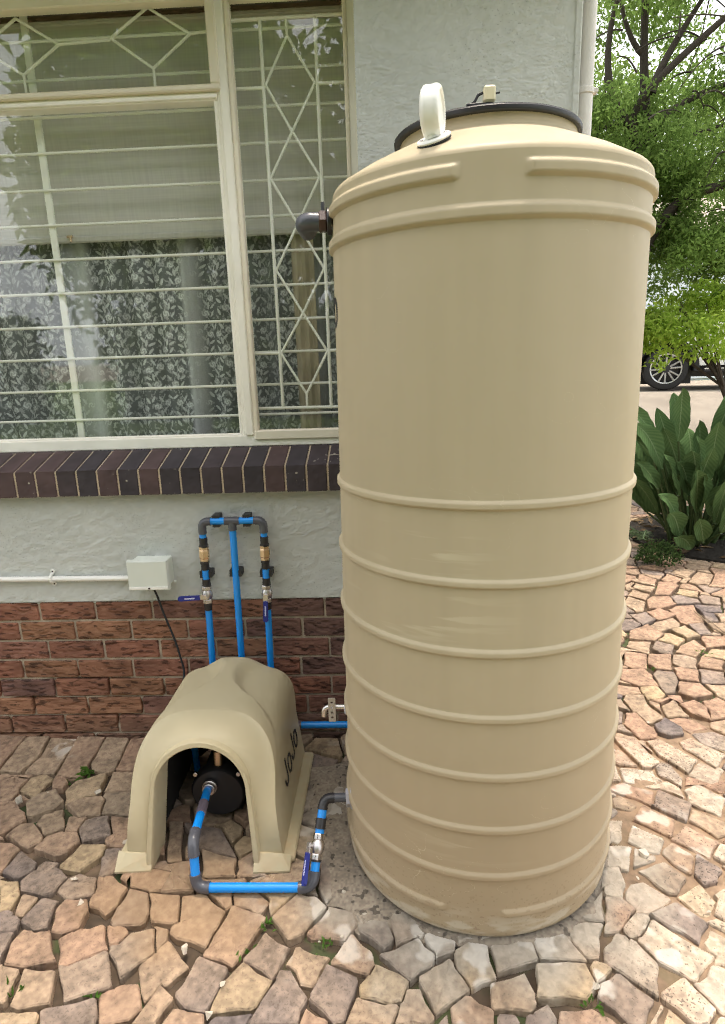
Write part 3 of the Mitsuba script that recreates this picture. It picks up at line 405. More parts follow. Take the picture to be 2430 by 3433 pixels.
# blind and curtain
bx = np.linspace(WL - .1, -.03, 120); bz = np.linspace(2.008, 2.745, 70); BX, BZ = np.meshgrid(bx, bz)
BY = .285 + .004 * np.sin(BZ * 41 + .4 * np.sin(BX * 3)) + .003 * meshkit.fbm(np.stack([BX * 3, BZ * 9, 0 * BX], -1), 2)
obj('casement_stay', cat([box(-.20, -.118, .150, .158, 1.283, 1.290, .001), rod((-.185, .154, 1.270), (-.185, .154, 1.312), .005, 8)]), 'mat_black', wn)
rb = thing('roller_blind', 'pale grey roller blind pulled halfway down behind the window', 'blind')
obj('fabric', gridmesh(BX, BY, BZ), 'mat_blind', rb, smooth=True); obj('hem_bar', box(WL - .1, -.03, .277, .292, 1.996, 2.020, .005), 'mat_blind', rb, smooth=30); obj('headrail', box(WL - .1, -.03, .278, .295, 2.728, 2.745, .004), 'mat_blind', rb, smooth=30)
obj('toggle', cat([box(-1.228, -1.205, .268, .277, 2.014, 2.022, .001), rod((-1.214, .272, 2.014), (-1.214, .272, 1.998), .004, 8)]), 'mat_brass', rb)
u = np.linspace(WL - .2, .05, 620); vz = np.linspace(1.14, 2.05, 40); U, VZ = np.meshgrid(u, vz)
ph = U * 2 * np.pi / .105 + 1.6 * np.sin(U * 5) ; CY = .345 + .020 * np.sin(ph) * (.6 + .4 * meshkit.noise(np.stack([U * 4, 0 * U, VZ * 1.2], -1))) + .01 * np.sin(ph * .37 + VZ * .6)
arcl = np.concatenate([[0], np.cumsum(np.hypot(np.diff(U[0]), np.diff(CY[0])))]); cm2 = gridmesh(U, CY, VZ)
tag(obj('lace_curtain', cm2, 'mat_lace', smooth=True, uv=np.stack([np.tile(arcl, (40, 1)), VZ], -1).reshape(-1, 2)), 'dark net curtain with white woven flowers hanging below the blind', 'curtain')
obj_yel = np.linspace(-.36, -.27, 40); YU, YZ = np.meshgrid(obj_yel, np.linspace(1.14, 2.05, 20))
tag(obj('inner_drape', gridmesh(YU, .312 + .006 * np.sin(YU * 190), YZ), bs('mat_drape', two(pr(mikit.proc(lambda p, n, uv: C3(.42, .38, .27) * (.6 + .7 * fbm(p.x * 30, 0., p.z * 7, 3))), .9))), smooth=True), 'narrow beige drape hanging behind the diamond grille', 'curtain')
# ---------------------------------------------------------------- water tank
tk = thing('water_tank', 'tall beige plastic water tank with raised hoops standing beside the window', 'water tank')
TX, TY = .2614, -.5625
RZ = lambda z: .3965 - .006 * (z - 1)
CXZ = lambda z: TX + .005 * (z - 1)
ribs = [1.1991, 1.0148, .8416, .6691, .5077, .3557, .2156]
zs = [.02, .021, .024, .03, .04]
for zr in [.1010] + ribs[::-1] + [1.8025, 1.8797]:
    hw = .017 if zr > 1.5 else .0115
    zs += [zr + hw * t for t in (-1.15, -1.0, -.8, -.6, -.35, -.1, .15, .4, .65, .85, 1.0, 1.15)]
zs = np.unique(np.round(np.concatenate([zs, np.linspace(.05, 1.90, 40)]), 4)); zs = np.append(zs[zs < 1.910], 1.912)
th = np.linspace(0, 2 * np.pi, 385); TH, ZZ = np.meshgrid(th, zs); RR = RZ(ZZ)
deg = (np.degrees(TH) + 180) % 360 - 180
for zr in [.1010, 1.8797, 1.8025] + ribs:
    hw = .017 if zr > 1.5 else .0115; a = .0105 if zr > 1.5 else .0080
    t = (ZZ - zr) / hw; pf = sm(1.05, .45, t) * sm(-1.05, -.62, t)
    w = 1.0
    if zr == .1010: w = 1 - sm(-110.5, -108.0, deg) * sm(-86.0, -88.5, deg)
    if zr == 1.8797: w = 1 - sm(-108.5, -106, deg) * sm(-85.5, -88, deg)
    RR = RR + a * pf * w
RR = RR - .006 * sm(.034, .02, ZZ) + (.0012 * np.sin(2 * TH + 1) + .0016 * (meshkit.fbm(np.stack([np.cos(TH) * 2.5, np.sin(TH) * 2.5, ZZ * 2.2], -1), 2) - .5) * 2.2) * sm(1.9115, 1.86, ZZ)
body = gridmesh(CXZ(ZZ) + RR * np.cos(TH), TY + RR * np.sin(TH), ZZ)
r9 = RZ(1.912); c9 = CXZ(1.912)
capp = [(r9, 1.912), (r9 - .001, 1.917), (r9 - .004, 1.922), (r9 - .009, 1.927), (r9 - .016, 1.931), (.33, 1.957), (.27, 1.986), (.235, 2.002), (.222, 2.007), (.217, 2.012), (.215, 2.020), (.215, 2.040)]
capm = lathe([(a, b) for a, b in capp], (c9, TY, 0), (0, 0, 1), 384)
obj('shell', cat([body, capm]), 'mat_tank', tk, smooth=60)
ld = obj('lid', lathe([(.205, 2.034), (.226, 2.034), (.2285, 2.037), (.2285, 2.044), (.225, 2.048), (.20, 2.052), (.12, 2.057), (.0, 2.058)], (TX + .002, TY, 0), (0, 0, 1), 96), 'mat_black', tk, smooth=40)
obj('catch', cat([box(.226, .252, -.775, -.752, 2.056, 2.088, .004)]), 'mat_cream_plastic', f'{tk}__lid', smooth=30)
obj('strap', cat([tube([(.252, -.764, 2.074), (.262, -.764, 2.075)], .002, 6), tube([(.225, -.764, 2.076), (.215, -.764, 2.072), (.208, -.764, 2.060), (.200, -.764, 2.054), (.19, -.764, 2.053)], .003, 6), box(.19, .245, -.772, -.756, 2.050, 2.055, .001)]), 'mat_black', f'{tk}__lid')
# vent on the cone
vt = thing('tank_vent', 'white drum shaped air vent on a small flange on the tank top', 'vent')
vb = np.array([.114, -.850, 1.9575]); vn = np.array([-.28, -.42, .86]); vn /= np.linalg.norm(vn)
obj('gasket', disc_lathe(.0365, .005, vb + vn * .001, vn), 'mat_rubber', vt, smooth=30); obj('flange', disc_lathe(.0365, .006, vb + vn * .0055, vn), 'mat_white', vt, smooth=30)
vc = vb + np.array([-.004, -.004, .056]); va = np.array([.965, -.26, .0]); va /= np.linalg.norm(va)
obj('drum', lathe([(0, 0), (.038, 0), (.044, .002), (.048, .006), (.0495, .011), (.0485, .0125), (.0485, .027), (.0495, .0285), (.049, .034), (.046, .039), (.042, .0405), (.039, .039), (.037, .035), (.026, .034), (.0, .034)], vc - va * .021, va, 48), 'mat_white', vt, smooth=35)
obj('neck', rod(vb + vn * .008, vc + np.array([0, 0, -.043]), .0175, 20), 'mat_white', vt, smooth=40)
for s in (-1, 1): obj('screw', disc_lathe(.004, .003, vb + vn * .011 + s * .026 * np.array([.95, -.1, .26]), vn, .001, 10), 'mat_chrome', vt)
# overflow elbow
ov = thing('overflow_elbow', 'dark grey plastic overflow elbow screwed into the side of the tank', 'pipe fitting')
a0 = math.radians(-174); od = np.array([math.cos(a0), math.sin(a0), 0]); o0 = np.array([TX, TY, 1.862]) + od * .395
obj('flange', disc_lathe(.032, .012, o0 - od * .004, od), 'mat_dark_pvc', ov, smooth=30); obj('nut', hexnut(.027, .020, o0 + od * .008, od), 'mat_brown_pvc', ov)
o1 = o0 + od * .070; obj('elbow', tube(np.vstack([[o0 + od * .028], arc(o0 + od * .028, o1, o1 + np.array([.012, .06, -.018]), .022, 8), [o1 + np.array([.010, .050, -.015])]]), .0225, 20), 'mat_grey_pvc', ov, smooth=50)
obj('clip', cat([box(o0[0] - .020, o0[0] - .012, o0[1] - .012, o0[1] + .012, o0[2] + .02, o0[2] + .045, .001)]), 'mat_grey_pvc', ov)
# lettering, wrapped on the tank and on the pump cover
tm = meshkit.text_mesh('JoJo', .092, .0012, True).subdivide_to_size(.012); v = tm.vertices.copy(); wdt = v[:, 0].max()
ang = np.radians(-164.8) + (v[:, 0] - wdt) / .398; rr = RZ(1.62) + .0006 + v[:, 2] + .0006
obj('lettering', trimesh.Trimesh(np.c_[CXZ(1.62) + rr * np.cos(ang), TY + rr * np.sin(ang), 1.606 + v[:, 1]], tm.faces, process=False), 'mat_lettering', tk)
# ---------------------------------------------------------------- pump and its cover
pc = thing('pump_cover', 'beige moulded plastic kennel shaped pump cover with an arched front opening', 'pump cover')
CX = -.598; NS = 161
def arch(hb, ht, zc, hh, ex, s):
    """point of an arch: s in [-1, 1]; straight leaning legs under a rounded head"""
    a = np.linspace(0, np.pi / 2, 200); hx = ht * np.sin(a) ** (2 / ex); hz = zc + hh * np.cos(a) ** (2 / ex)
    X = np.append(hx, np.linspace(ht, hb, 40)[1:]); Z = np.append(hz, np.linspace(zc, 0, 40)[1:]); L = np.append(0, np.cumsum(np.hypot(np.diff(X), np.diff(Z)))); L /= L[-1]
    d = np.abs(s); return np.sign(s) * np.interp(d, L, X), np.interp(d, L, Z)
S = np.linspace(-1, 1, NS); OA, IA, BA = (.250, .228, .200, .236, 3.0), (.158, .140, .240, .140, 2.0), (.247, .222, .200, .200, 3.9)
def mixarch(t, extra=0.0):
    xo, zo = arch(*OA, S); xi, zi = arch(*IA, S); x, z = xi + (xo - xi) * t, zi + (zo - zi) * t
    return x + extra * np.sign(S) * np.abs(np.sin(np.abs(S) * 1.6)), z + extra * np.cos(np.abs(S) * 1.57)
yo = -.520 - .170 * sm(.12, .85, np.abs(S))      # where the front face turns into the barrel
LEAN = lambda z: .072 * np.clip(z / .38, 0, 1.1)
rows = []
for t, y, e in ((0, -.605 + 0 * S, 0), (0, -.709 + 0 * S, 0), (.0, -.721 + 0 * S, .003), (0, -.7235 + 0 * S, .006), (0, -.7235 + 0 * S, .019), (0, -.720 + 0 * S, .022), (0, -.703 + 0 * S, .023)):
    x, z = mixarch(t, e); rows.append((x, y + LEAN(z), z))
for t in (.35, .5, .65, .8, .9, .96, 1.0):
    x, z = mixarch(t); y = -.704 + LEAN(z); y = y + (yo - y) * sm(.1, 1.06, t) ** 1.25; z = z + .012 * np.sin(np.pi * min(t, 1)) * (1 - np.abs(S)); rows.append((x, y, z))
xo, zo = arch(*OA, S); xb_, zb_ = arch(*BA, S)
for j, f in enumerate(np.concatenate([[.004, .012, .02, .03, .04], np.linspace(.06, .97, 44), [.985, 1.0]])):
    y = yo + (-.145 - yo) * f; yc = yo[NS // 2] + (-.145 - yo[NS // 2]) * f
    w = np.interp(y, [-.70, -.60, -.52, -.45, -.39, -.33, -.27, -.22, -.17, -.14], [.60, .56, .42, .27, .16, .10, .085, .10, .17, .23])
    q = sm(-.72 * w * sm(-.45, -.2, y), .028, np.abs(S) - w) * sm(.004, .018, np.abs(y - yo)); k1 = 1 - .02 * sm(.96, 1.0, f)
    crest = 1 + .06 * f * sm(.0, .1, f); zz_ = zb_ + (zo - zb_) * np.minimum(crest, 1)
    rows.append((xo + (xb_ - xo) * q, y, (zz_ + (zb_ - zz_) * q) * k1))
X, Y2, Z2 = (np.array([r[i] + (CX if i == 0 else 0) for r in rows]) for i in range(3))
obj('hood', gridmesh(X, Y2, Z2, flip=True), 'mat_cover', pc, smooth=32)
ins = [(.985 * xo + CX, -.60 + 0 * S, zo * .975), (.985 * xo + CX, -.15 + 0 * S, zo * .975)]
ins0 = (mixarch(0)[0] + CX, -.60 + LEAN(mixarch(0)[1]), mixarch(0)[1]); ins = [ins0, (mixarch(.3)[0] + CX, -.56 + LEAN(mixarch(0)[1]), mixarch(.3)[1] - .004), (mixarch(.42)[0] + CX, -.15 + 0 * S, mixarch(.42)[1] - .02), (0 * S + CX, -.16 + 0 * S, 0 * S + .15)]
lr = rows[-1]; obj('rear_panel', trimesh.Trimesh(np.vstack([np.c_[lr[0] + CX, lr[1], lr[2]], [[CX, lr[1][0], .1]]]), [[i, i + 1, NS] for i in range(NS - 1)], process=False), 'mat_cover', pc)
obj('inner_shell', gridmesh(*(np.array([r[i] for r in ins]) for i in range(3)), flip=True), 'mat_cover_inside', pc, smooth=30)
for s in (-1, 1):
    x0, x1 = sorted((CX + s * .242, CX + s * .282)); obj('base_flange', box(x0, x1, -.690, -.15, .0015, .019, .005), 'mat_cover', pc, smooth=30)
    xa, xb = sorted((CX + s * .160, CX + s * .272)); xo2 = CX + s * .245
    obj('foot', hullpts([[xa, -.690, .0015], [xb, -.690, .0015], [xa, -.735, .0015], [xb, -.728, .0015], [xa, -.735, .008], [xb, -.728, .008], [xa if s > 0 else xo2, -.700, .046], [xo2 if s > 0 else xb, -.700, .046], [xa, -.69, .046], [xb, -.69, .03]]), 'mat_cover', pc)
tm = meshkit.text_mesh('JoJo', .085, .0012, False).subdivide_to_size(.015); v = tm.vertices.copy(); zz = .115 + v[:, 1]; yy = -.500 + v[:, 0] * 1.05
k2 = 1 - .026 / .235; leg = math.hypot(.028, .215)
ax_, az_ = arch(*BA, np.linspace(0, 1, 400)); o_ = np.argsort(az_); xs_ = np.interp(zz, az_[o_], ax_[o_])
obj('lettering', trimesh.Trimesh(np.c_[CX + xs_ + .0015 + v[:, 2], yy, zz], tm.faces, process=False), 'mat_lettering', pc)
pm = thing('pump', 'black water pump inside the beige cover', 'pump')
obj('riser', rod((-.745, -.27, .02), (-.752, -.27, .33), .0125, 14), 'mat_blue', pm, smooth=40)
obj('motor', lathe([(0, 0), (.06, 0), (.075, .012), (.078, .05), (.078, .2), (.07, .22), (0, .22)], (-.585, -.44, .135), (0, 1, 0), 32), 'mat_black', pm, smooth=40)
obj('volute', lathe([(0, 0), (.085, 0), (.093, .01), (.093, .045), (.08, .06), (0, .06)], (-.600, -.50, .105), (0, 1, 0), 36), 'mat_black', pm, smooth=40)
obj('bracket', box(-.67, -.53, -.46, -.17, .004, .020, .004), 'mat_black', pm); obj('control_box', box(-.64, -.55, -.38, -.22, .21, .30, .01), 'mat_black', pm)
obj('outlet', rod((-.598, -.465, .19), (-.598, -.465, .25), .018, 16), 'mat_brass', pm, smooth=40)
for x in (-.665, -.52): obj('bolt', disc_lathe(.008, .008, (x, -.51, .19), (0, -1, 0), .001, 8), 'mat_chrome', pm)
obj('inlet', cat([disc_lathe(.026, .012, (-.622, -.505, .138), (.02, -1, 0), .002, 24, .014), disc_lathe(.022, .012, (-.622, -.517, .138), (.02, -1, 0), .002, 24, .012)]), 'mat_chrome', pm, smooth=35)
# ---------------------------------------------------------------- suction pipe from the tank to the pump
sp = thing('suction_pipe', 'blue and grey plastic pipe looping along the ground from tank to pump', 'pipe')
PR, FR = .0135, .0168
def pipe(par, a, b, m='mat_blue', r=PR): obj('length', rod(a, b, r, 20), m, par, smooth=40)
def elbow(par, p, c, q, m='mat_grey_pvc', r=FR, reach=.032):
    p, c, q = (np.asarray(v, float) for v in (p, c, q)); u = (p - c) / np.linalg.norm(p - c); w = (q - c) / np.linalg.norm(q - c)
    obj('elbow', tube(np.vstack([[c + u * (reach + .006), c + u * reach], arc(p, c, q, reach * .85, 8), [c + w * reach, c + w * (reach + .006)]]), [r * 1.04, r * 1.04] + [r] * 8 + [r * 1.04, r * 1.04], 20), m, par, smooth=60)
A = np.array([-.625, -.53, .138]); B = np.array([-.602, -.765, .148]); Cc = np.array([-.592, -.803, .019]); Dd = np.array([-.247, -.801, .019]); E1 = np.array([-.219, -.652, .205]); tf = np.array([-.124, -.640, .200])
lerp = lambda a, b, t: a + (b - a) * t
pipe(sp, A, lerp(A, B, .28)); obj('coupler', rod(lerp(A, B, .26), lerp(A, B, .50), .0160, 20), bs('mat_mauve_pvc', two(pr((.16, .13, .16), .35))), sp, smooth=40); pipe(sp, lerp(A, B, .48), lerp(A, B, .8)); elbow(sp, A, B, Cc, reach=.036)
pipe(sp, lerp(B, Cc, .2), lerp(B, Cc, .8)); elbow(sp, B, Cc, Dd, reach=.034); pipe(sp, lerp(Cc, Dd, .08), lerp(Cc, Dd, .92)); elbow(sp, Cc, Dd, E1, reach=.036)
pipe(sp, lerp(Dd, E1, .1), lerp(Dd, E1, .36)); obj('socket', rod(lerp(Dd, E1, .28), lerp(Dd, E1, .36), .0162, 20), 'mat_dark_pvc', sp, smooth=40)
obj('socket', rod(lerp(Dd, E1, .53), lerp(Dd, E1, .585), .0162, 20), 'mat_dark_pvc', sp, smooth=40); pipe(sp, lerp(Dd, E1, .56), lerp(Dd, E1, .66)); obj('socket', rod(lerp(Dd, E1, .645), lerp(Dd, E1, .77), .0162, 20), 'mat_dark_pvc', sp, smooth=40); pipe(sp, lerp(Dd, E1, .76), lerp(Dd, E1, .88)); elbow(sp, Dd, E1, tf, 'mat_dark_pvc', r=.0150, reach=.026)
obj('length', rod(lerp(E1, tf, .25), tf, .0135, 20), 'mat_grey_pvc', sp, smooth=40); obj('tank_flange', cat([disc_lathe(.033, .010, tf + np.array([-.004, 0, -.002]), (-1, -.1, 0)), hexnut(.028, .016, tf + np.array([-.012, 0, -.002]), (-1, -.1, 0))]), bs('mat_grey_flange', two(pr((.36, .35, .38), .5))), sp, smooth=30)
def ball_valve(name, label, c, ax, hd, out, group=None):
    """c centre, ax pipe direction, hd handle direction, out the side the stem points to"""
    k = thing(name, label, 'valve', group); c, ax, hd, out = (np.asarray(v, float) for v in (c, ax, hd, out)); ax, hd, out = (v / np.linalg.norm(v) for v in (ax, hd, out))
    obj('body', cat([hexnut(.0185, .018, c - ax * .036, ax), lathe([(0, -.02), (.015, -.019), (.0195, -.010), (.0205, 0), (.0195, .010), (.015, .019), (0, .02)], c, ax, 20), hexnut(.0185, .018, c + ax * .018, ax)]), 'mat_chrome', k, smooth=30)
    obj('stem', cat([rod(c + out * .012, c + out * .032, .0065, 12), hexnut(.009, .007, c + out * .028, out)]), 'mat_chrome', k, smooth=30)
    s = np.cross(out, hd); h0 = c + out * .030
    P = [h0 + hd * a + s * b + out * d for a, b in ((-.008, .010), (-.008, -.010), (.022, .009), (.022, -.009)) for d in (0, .003)]
    obj('lever', hullpts(P), 'mat_chrome', k)
    P = [h0 + hd * a + s * b + out * d for a, b in ((.020, .0085), (.020, -.0085), (.100, .0095), (.100, -.0095), (.106, .005), (.106, -.005)) for d in (-.003, .006)]
    obj('grip', hullpts(P), 'mat_blue_handle', k); P = [h0 + hd * a + s * b + out * d for a, b in ((.040, .0025), (.040, -.0025), (.080, .0025), (.080, -.0025)) for d in (.005, .0068)]
    obj('print', hullpts(P), bs('mat_print', two(pr((.5, .5, .72), .5))), k)
    return k
vd = (E1 - Dd) / np.linalg.norm(E1 - Dd); ball_valve('ball_valve', 'chrome ball valve with blue lever low on the pipe beside the tank foot', lerp(Dd, E1, .445), vd, -vd * .9 + np.array([0, -.25, -.1]), (-.8, -.35, .5))
# ---------------------------------------------------------------- bypass pipes on the wall
bp = thing('bypass_pipework', 'three upright blue pipes joined by dark elbows on the wall above the pump cover', 'pipe')
YW = -.050; r1, r2 = .0130, .0158; ZTOP = .943; xl, xm, xr = (-.700, -.590, -.468), None, None
XL, XM, XR = -.706, -.590, -.472
def P3(x, z): return np.array([x, YW, z])
def lean(x, z): return x - .018 * (.943 - z) / .6 * 0 + 0 * z
obj('elbow', tube(np.vstack([[P3(XL, .895)], arc(P3(XL, .9), P3(XL, ZTOP), P3(XM, ZTOP), .026, 8), [P3(XL + .035, ZTOP)]]), r2, 18), 'mat_grey_pvc', bp, smooth=60)
obj('elbow', tube(np.vstack([[P3(XR, .895)], arc(P3(XR, .9), P3(XR, ZTOP), P3(XM, ZTOP), .026, 8), [P3(XR - .035, ZTOP)]]), r2, 18), 'mat_grey_pvc', bp, smooth=60)
obj('tee', cat([rod(P3(XM - .028, ZTOP), P3(XM + .028, ZTOP), r2, 18), rod(P3(XM, ZTOP), P3(XM, ZTOP - .036), r2, 18)]), 'mat_grey_pvc', bp, smooth=50)
pipe(bp, P3(XL + .03, ZTOP), P3(XM - .02, ZTOP), r=r1); pipe(bp, P3(XM + .02, ZTOP), P3(XR - .03, ZTOP), r=r1)
pipe(bp, P3(XM, ZTOP - .03), P3(XM - .012, .06), r=r1)
for x in (XL, XR):
    d = -.010
    X_ = lambda z: x + d * (.9 - z) / .5
    q = lambda z: P3(X_(z), z)
    pipe(bp, q(.90), q(.868), r=r1); obj('adapter', cat([rod(q(.880), q(.848), .0155, 16), hexnut(.0185, .012, q(.852), (0, 0, -1))]), 'mat_dark_pvc', bp, smooth=30)
    obj('check_valve', cat([hexnut(.0185, .012, q(.846), (0, 0, -1)), hexnut(.0195, .038, q(.834), (0, 0, -1)), hexnut(.0180, .010, q(.796), (0, 0, -1))]), 'mat_brass', bp)
    obj('adapter', cat([hexnut(.0180, .012, q(.787), (0, 0, -1)), rod(q(.785), q(.752), .0155, 16)]), 'mat_dark_pvc', bp, smooth=30)
    pipe(bp, q(.756), q(.708), r=r1); obj('adapter', cat([rod(q(.714), q(.690), .0155, 16), hexnut(.0175, .014, q(.694), (0, 0, -1))]), 'mat_dark_pvc', bp, smooth=30)
    obj('adapter', cat([hexnut(.0170, .012, q(.615), (0, 0, -1)), rod(q(.612), q(.586), .0152, 16)]), 'mat_dark_pvc', bp, smooth=30)
    pipe(bp, q(.592), q(.06), r=r1)
def clip(c, ax):
    c = np.asarray(c, float); s = np.array([0, 0, 1.]) if ax == 'x' else np.array([1., 0, 0]); t = np.array([1., 0, 0]) if ax == 'x' else np.array([0, 0, 1.])
    ms = []
    for g in (-1, 1):
        P = [c + s * g * a + t * b + np.array([0, y, 0]) for a in (.0125, .0225) for b in (-.013, .013) for y in (-.006, .045)]; ms.append(hullpts(P))
    ms.append(hullpts([c + s * a + t * b + np.array([0, y, 0]) for a in (-.02, .02) for b in (-.013, .013) for y in (.015, .046)])); return cat(ms)
for c, a in ((P3(-.651, ZTOP), 'x'), (P3(-.535, ZTOP), 'x'), (P3(XL - .003, .732), 'z'), (P3(XM - .003, .735), 'z'), (P3(XR - .003, .732), 'z')): obj('clip', clip(c, a), 'mat_black', bp)
ball_valve('ball_valve', 'chrome ball valve with blue lever turned out sideways on the left upright pipe', (XL - .005, YW, .650), (0, 0, 1), (-1, 0, -.05), (0, -1, 0))
ball_valve('ball_valve', 'chrome ball valve with blue lever hanging down on the right upright pipe', (XR - .005, YW, .650), (0, 0, 1), (-.06, 0, -1), (0, -1, 0))
# pipe between cover and tank along the wall
lp = thing('wall_pipe', 'straight blue pipe running low along the wall between pump cover and tank', 'pipe')
pipe(lp, (-.388, -.11, .112), (.30, -.11, .112), r=.0135); obj('elbow', tube(arc((-.30, -.11, .112), (-.405, -.11, .112), (-.44, -.2, .11), .04, 8), .0165, 18), 'mat_mauve_pvc', lp, smooth=60)
# ---------------------------------------------------------------- tap, strap
tp = thing('tank_tap', 'small chrome tap with upright perforated lever on the tank side near the wall', 'tap')
ty = -.55; fx = -.137
obj('collar', disc_lathe(.022, .018, (fx + .004, ty, .458), (-1, 0, 0)), bs('mat_lilac', two(pr((.55, .55, .62), .4))), tp, smooth=30)
obj('spout', tube(np.vstack([[(fx, ty, .459)], [(-.196, ty, .459)], arc((-.19, ty, .459), (-.216, ty, .459), (-.218, ty, .43), .018, 7), [(-.218, ty, .428)]]), .0085, 14), 'mat_chrome', tp, smooth=50)
st = trimesh.creation.extrude_polygon(sbox(-.0085, -.038, .0085, .038).buffer(.003).difference(unary_union([Point(0, z).buffer(.0038) for z in (-.026, -.009, .009, .026)])), .003, engine='earcut'); st.apply_transform(np.array([[1, 0, 0, -.190], [0, 0, -1, ty - .014], [0, 1, 0, .458], [0, 0, 0, 1.]]))
obj('lever', st, 'mat_strap', tp); obj('stem', rod((-.190, ty, .459), (-.190, ty - .015, .459), .006, 10), 'mat_chrome', tp)
tag(obj('wall_strap', box(-.160, -.151, -.008, -.003, .30, .50, .001), bs('mat_grey_strip', two(pr((.30, .29, .26), .6)))), 'thin grey strip fixed upright on the bricks behind the tap', 'strip')
# ---------------------------------------------------------------- electrics
jb = thing('junction_box', 'pale grey plastic junction box fixed to the wall above the bricks', 'junction box')
obj('lid', hullpts([[x, y, z] for (x, z, y) in [(-.996, .688, -.094), (-.846, .688, -.094), (-.996, .800, -.094), (-.846, .800, -.094), (-.998, .686, -.090), (-.844, .686, -.090), (-.998, .802, -.090), (-.844, .802, -.090), (-1.0, .684, -.072), (-.842, .684, -.072), (-1.0, .804, -.072), (-.842, .804, -.072)]]), 'mat_box', jb)
obj('lip', box(-.996, -.846, -.097, -.0945, .690, .702, .001), 'mat_white', jb)
obj('housing', box(-.990, -.850, -.071, -.004, .692, .798, .004), 'mat_box', jb); obj('screw', disc_lathe(.004, .002, (-.918, -.0975, .696), (0, -1, 0), .0005, 10), 'mat_black', jb)
obj('gland', disc_lathe(.006, .01, (-.842, -.035, .700), (1, 0, -.2), .001, 10), 'mat_box', jb)
cd = thing('conduit', 'white electrical conduit running left along the wall to the junction box', 'conduit')
obj('tube', rod((-2.3, -.022, .722), (-.988, -.022, .712), .0105, 16), 'mat_white', cd, smooth=40)
obj('saddle', cat([tube([(-1.335 + .0, -.010 - .024 * math.sin(t), .7155 + .018 * math.cos(t)) for t in np.linspace(0, np.pi, 9)], .0055, 8), disc_lathe(.009, .004, (-1.335, -.006, .741), (0, -1, 0), .001, 14), disc_lathe(.009, .004, (-1.335, -.006, .690), (0, -1, 0), .001, 14)]), 'mat_white', cd)
for z in (.741, .690): obj('screw', disc_lathe(.0035, .002, (-1.335, -.010, z), (0, -1, 0), .0005, 8), 'mat_black', cd)
cpz = np.array([(-.918, -.060, .694), (-.917, -.058, .68), (-.908, -.05, .640), (-.895, -.045, .575), (-.876, -.04, .50), (-.86, -.036, .43), (-.848, -.034, .36), (-.842, -.04, .30), (-.842, -.10, .22), (-.80, -.2, .12)])
tt = np.linspace(0, 1, 60); from scipy.interpolate import CubicSpline
tag(obj('power_cable', tube(CubicSpline(np.linspace(0, 1, len(cpz)), cpz)(tt), .0042, 8), 'mat_rubber', smooth=50), 'thin black cable hanging from the junction box down behind the pump cover', 'cable')
# ---------------------------------------------------------------- plants and scenery
def leaves(cent, dirs, ln, wd, rng, droop=.25):
    """one folded diamond leaf at each point"""
    n = len(cent); d = dirs / (np.linalg.norm(dirs, axis=1, keepdims=True) + 1e-9); up = rng.normal(size=(n, 3)) * .6 + [0, 0, 1.0]
    s = np.cross(d, up); s /= np.linalg.norm(s, axis=1, keepdims=True) + 1e-9; nn = np.cross(s, d); L = ln * rng.uniform(.6, 1.3, (n, 1)); W = wd * rng.uniform(.7, 1.2, (n, 1))
    V = np.stack([cent, cent + d * L * .45 + s * W * .5 + nn * W * .12, cent + d * L - nn * L * droop, cent + d * L * .45 - s * W * .5 + nn * W * .12], 1).reshape(-1, 3)
    k = np.arange(n)[:, None] * 4; F = np.concatenate([k + [0, 1, 2], k + [0, 2, 3]], 1).reshape(-1, 3); uv = np.repeat(rng.uniform(0, 1, (n, 2)), 4, 0)
    return trimesh.Trimesh(V, F, process=False), uv
def crown(n, c, r, rng, thr=.5, f=1.2, seed=0, shell=.0):
    out = []
    while sum(map(len, out)) < n:
        p = rng.uniform(-1, 1, (n * 3, 3)); q = np.linalg.norm(p, axis=1); p = p[(q < 1) & (q > shell)]; P = p * r + c; P = P[meshkit.fbm(P * f, 3, seed) > thr]; out.append(P)
    return np.vstack(out)[:n]
def branch(P, r0, r1, n=7):
    P = np.asarray(P, float); t = np.linspace(0, 1, 6 * len(P)); q = CubicSpline(np.linspace(0, 1, len(P)), P)(t); return tube(q, r0 + (r1 - r0) * t, n, False)
def tree(label, limbs, cent, ln, wd, mat, rng, group=None, name='tree', catn='tree'):
    k = thing(name, label, catn, group)
    obj('trunk', cat(limbs), 'mat_bark', k, smooth=60); m, uv = leaves(cent, rng.normal(size=cent.shape) + [0, 0, -.3], ln, wd, rng); obj('crown', m, mat, k, uv=uv); return k
r5 = np.random.default_rng(21)
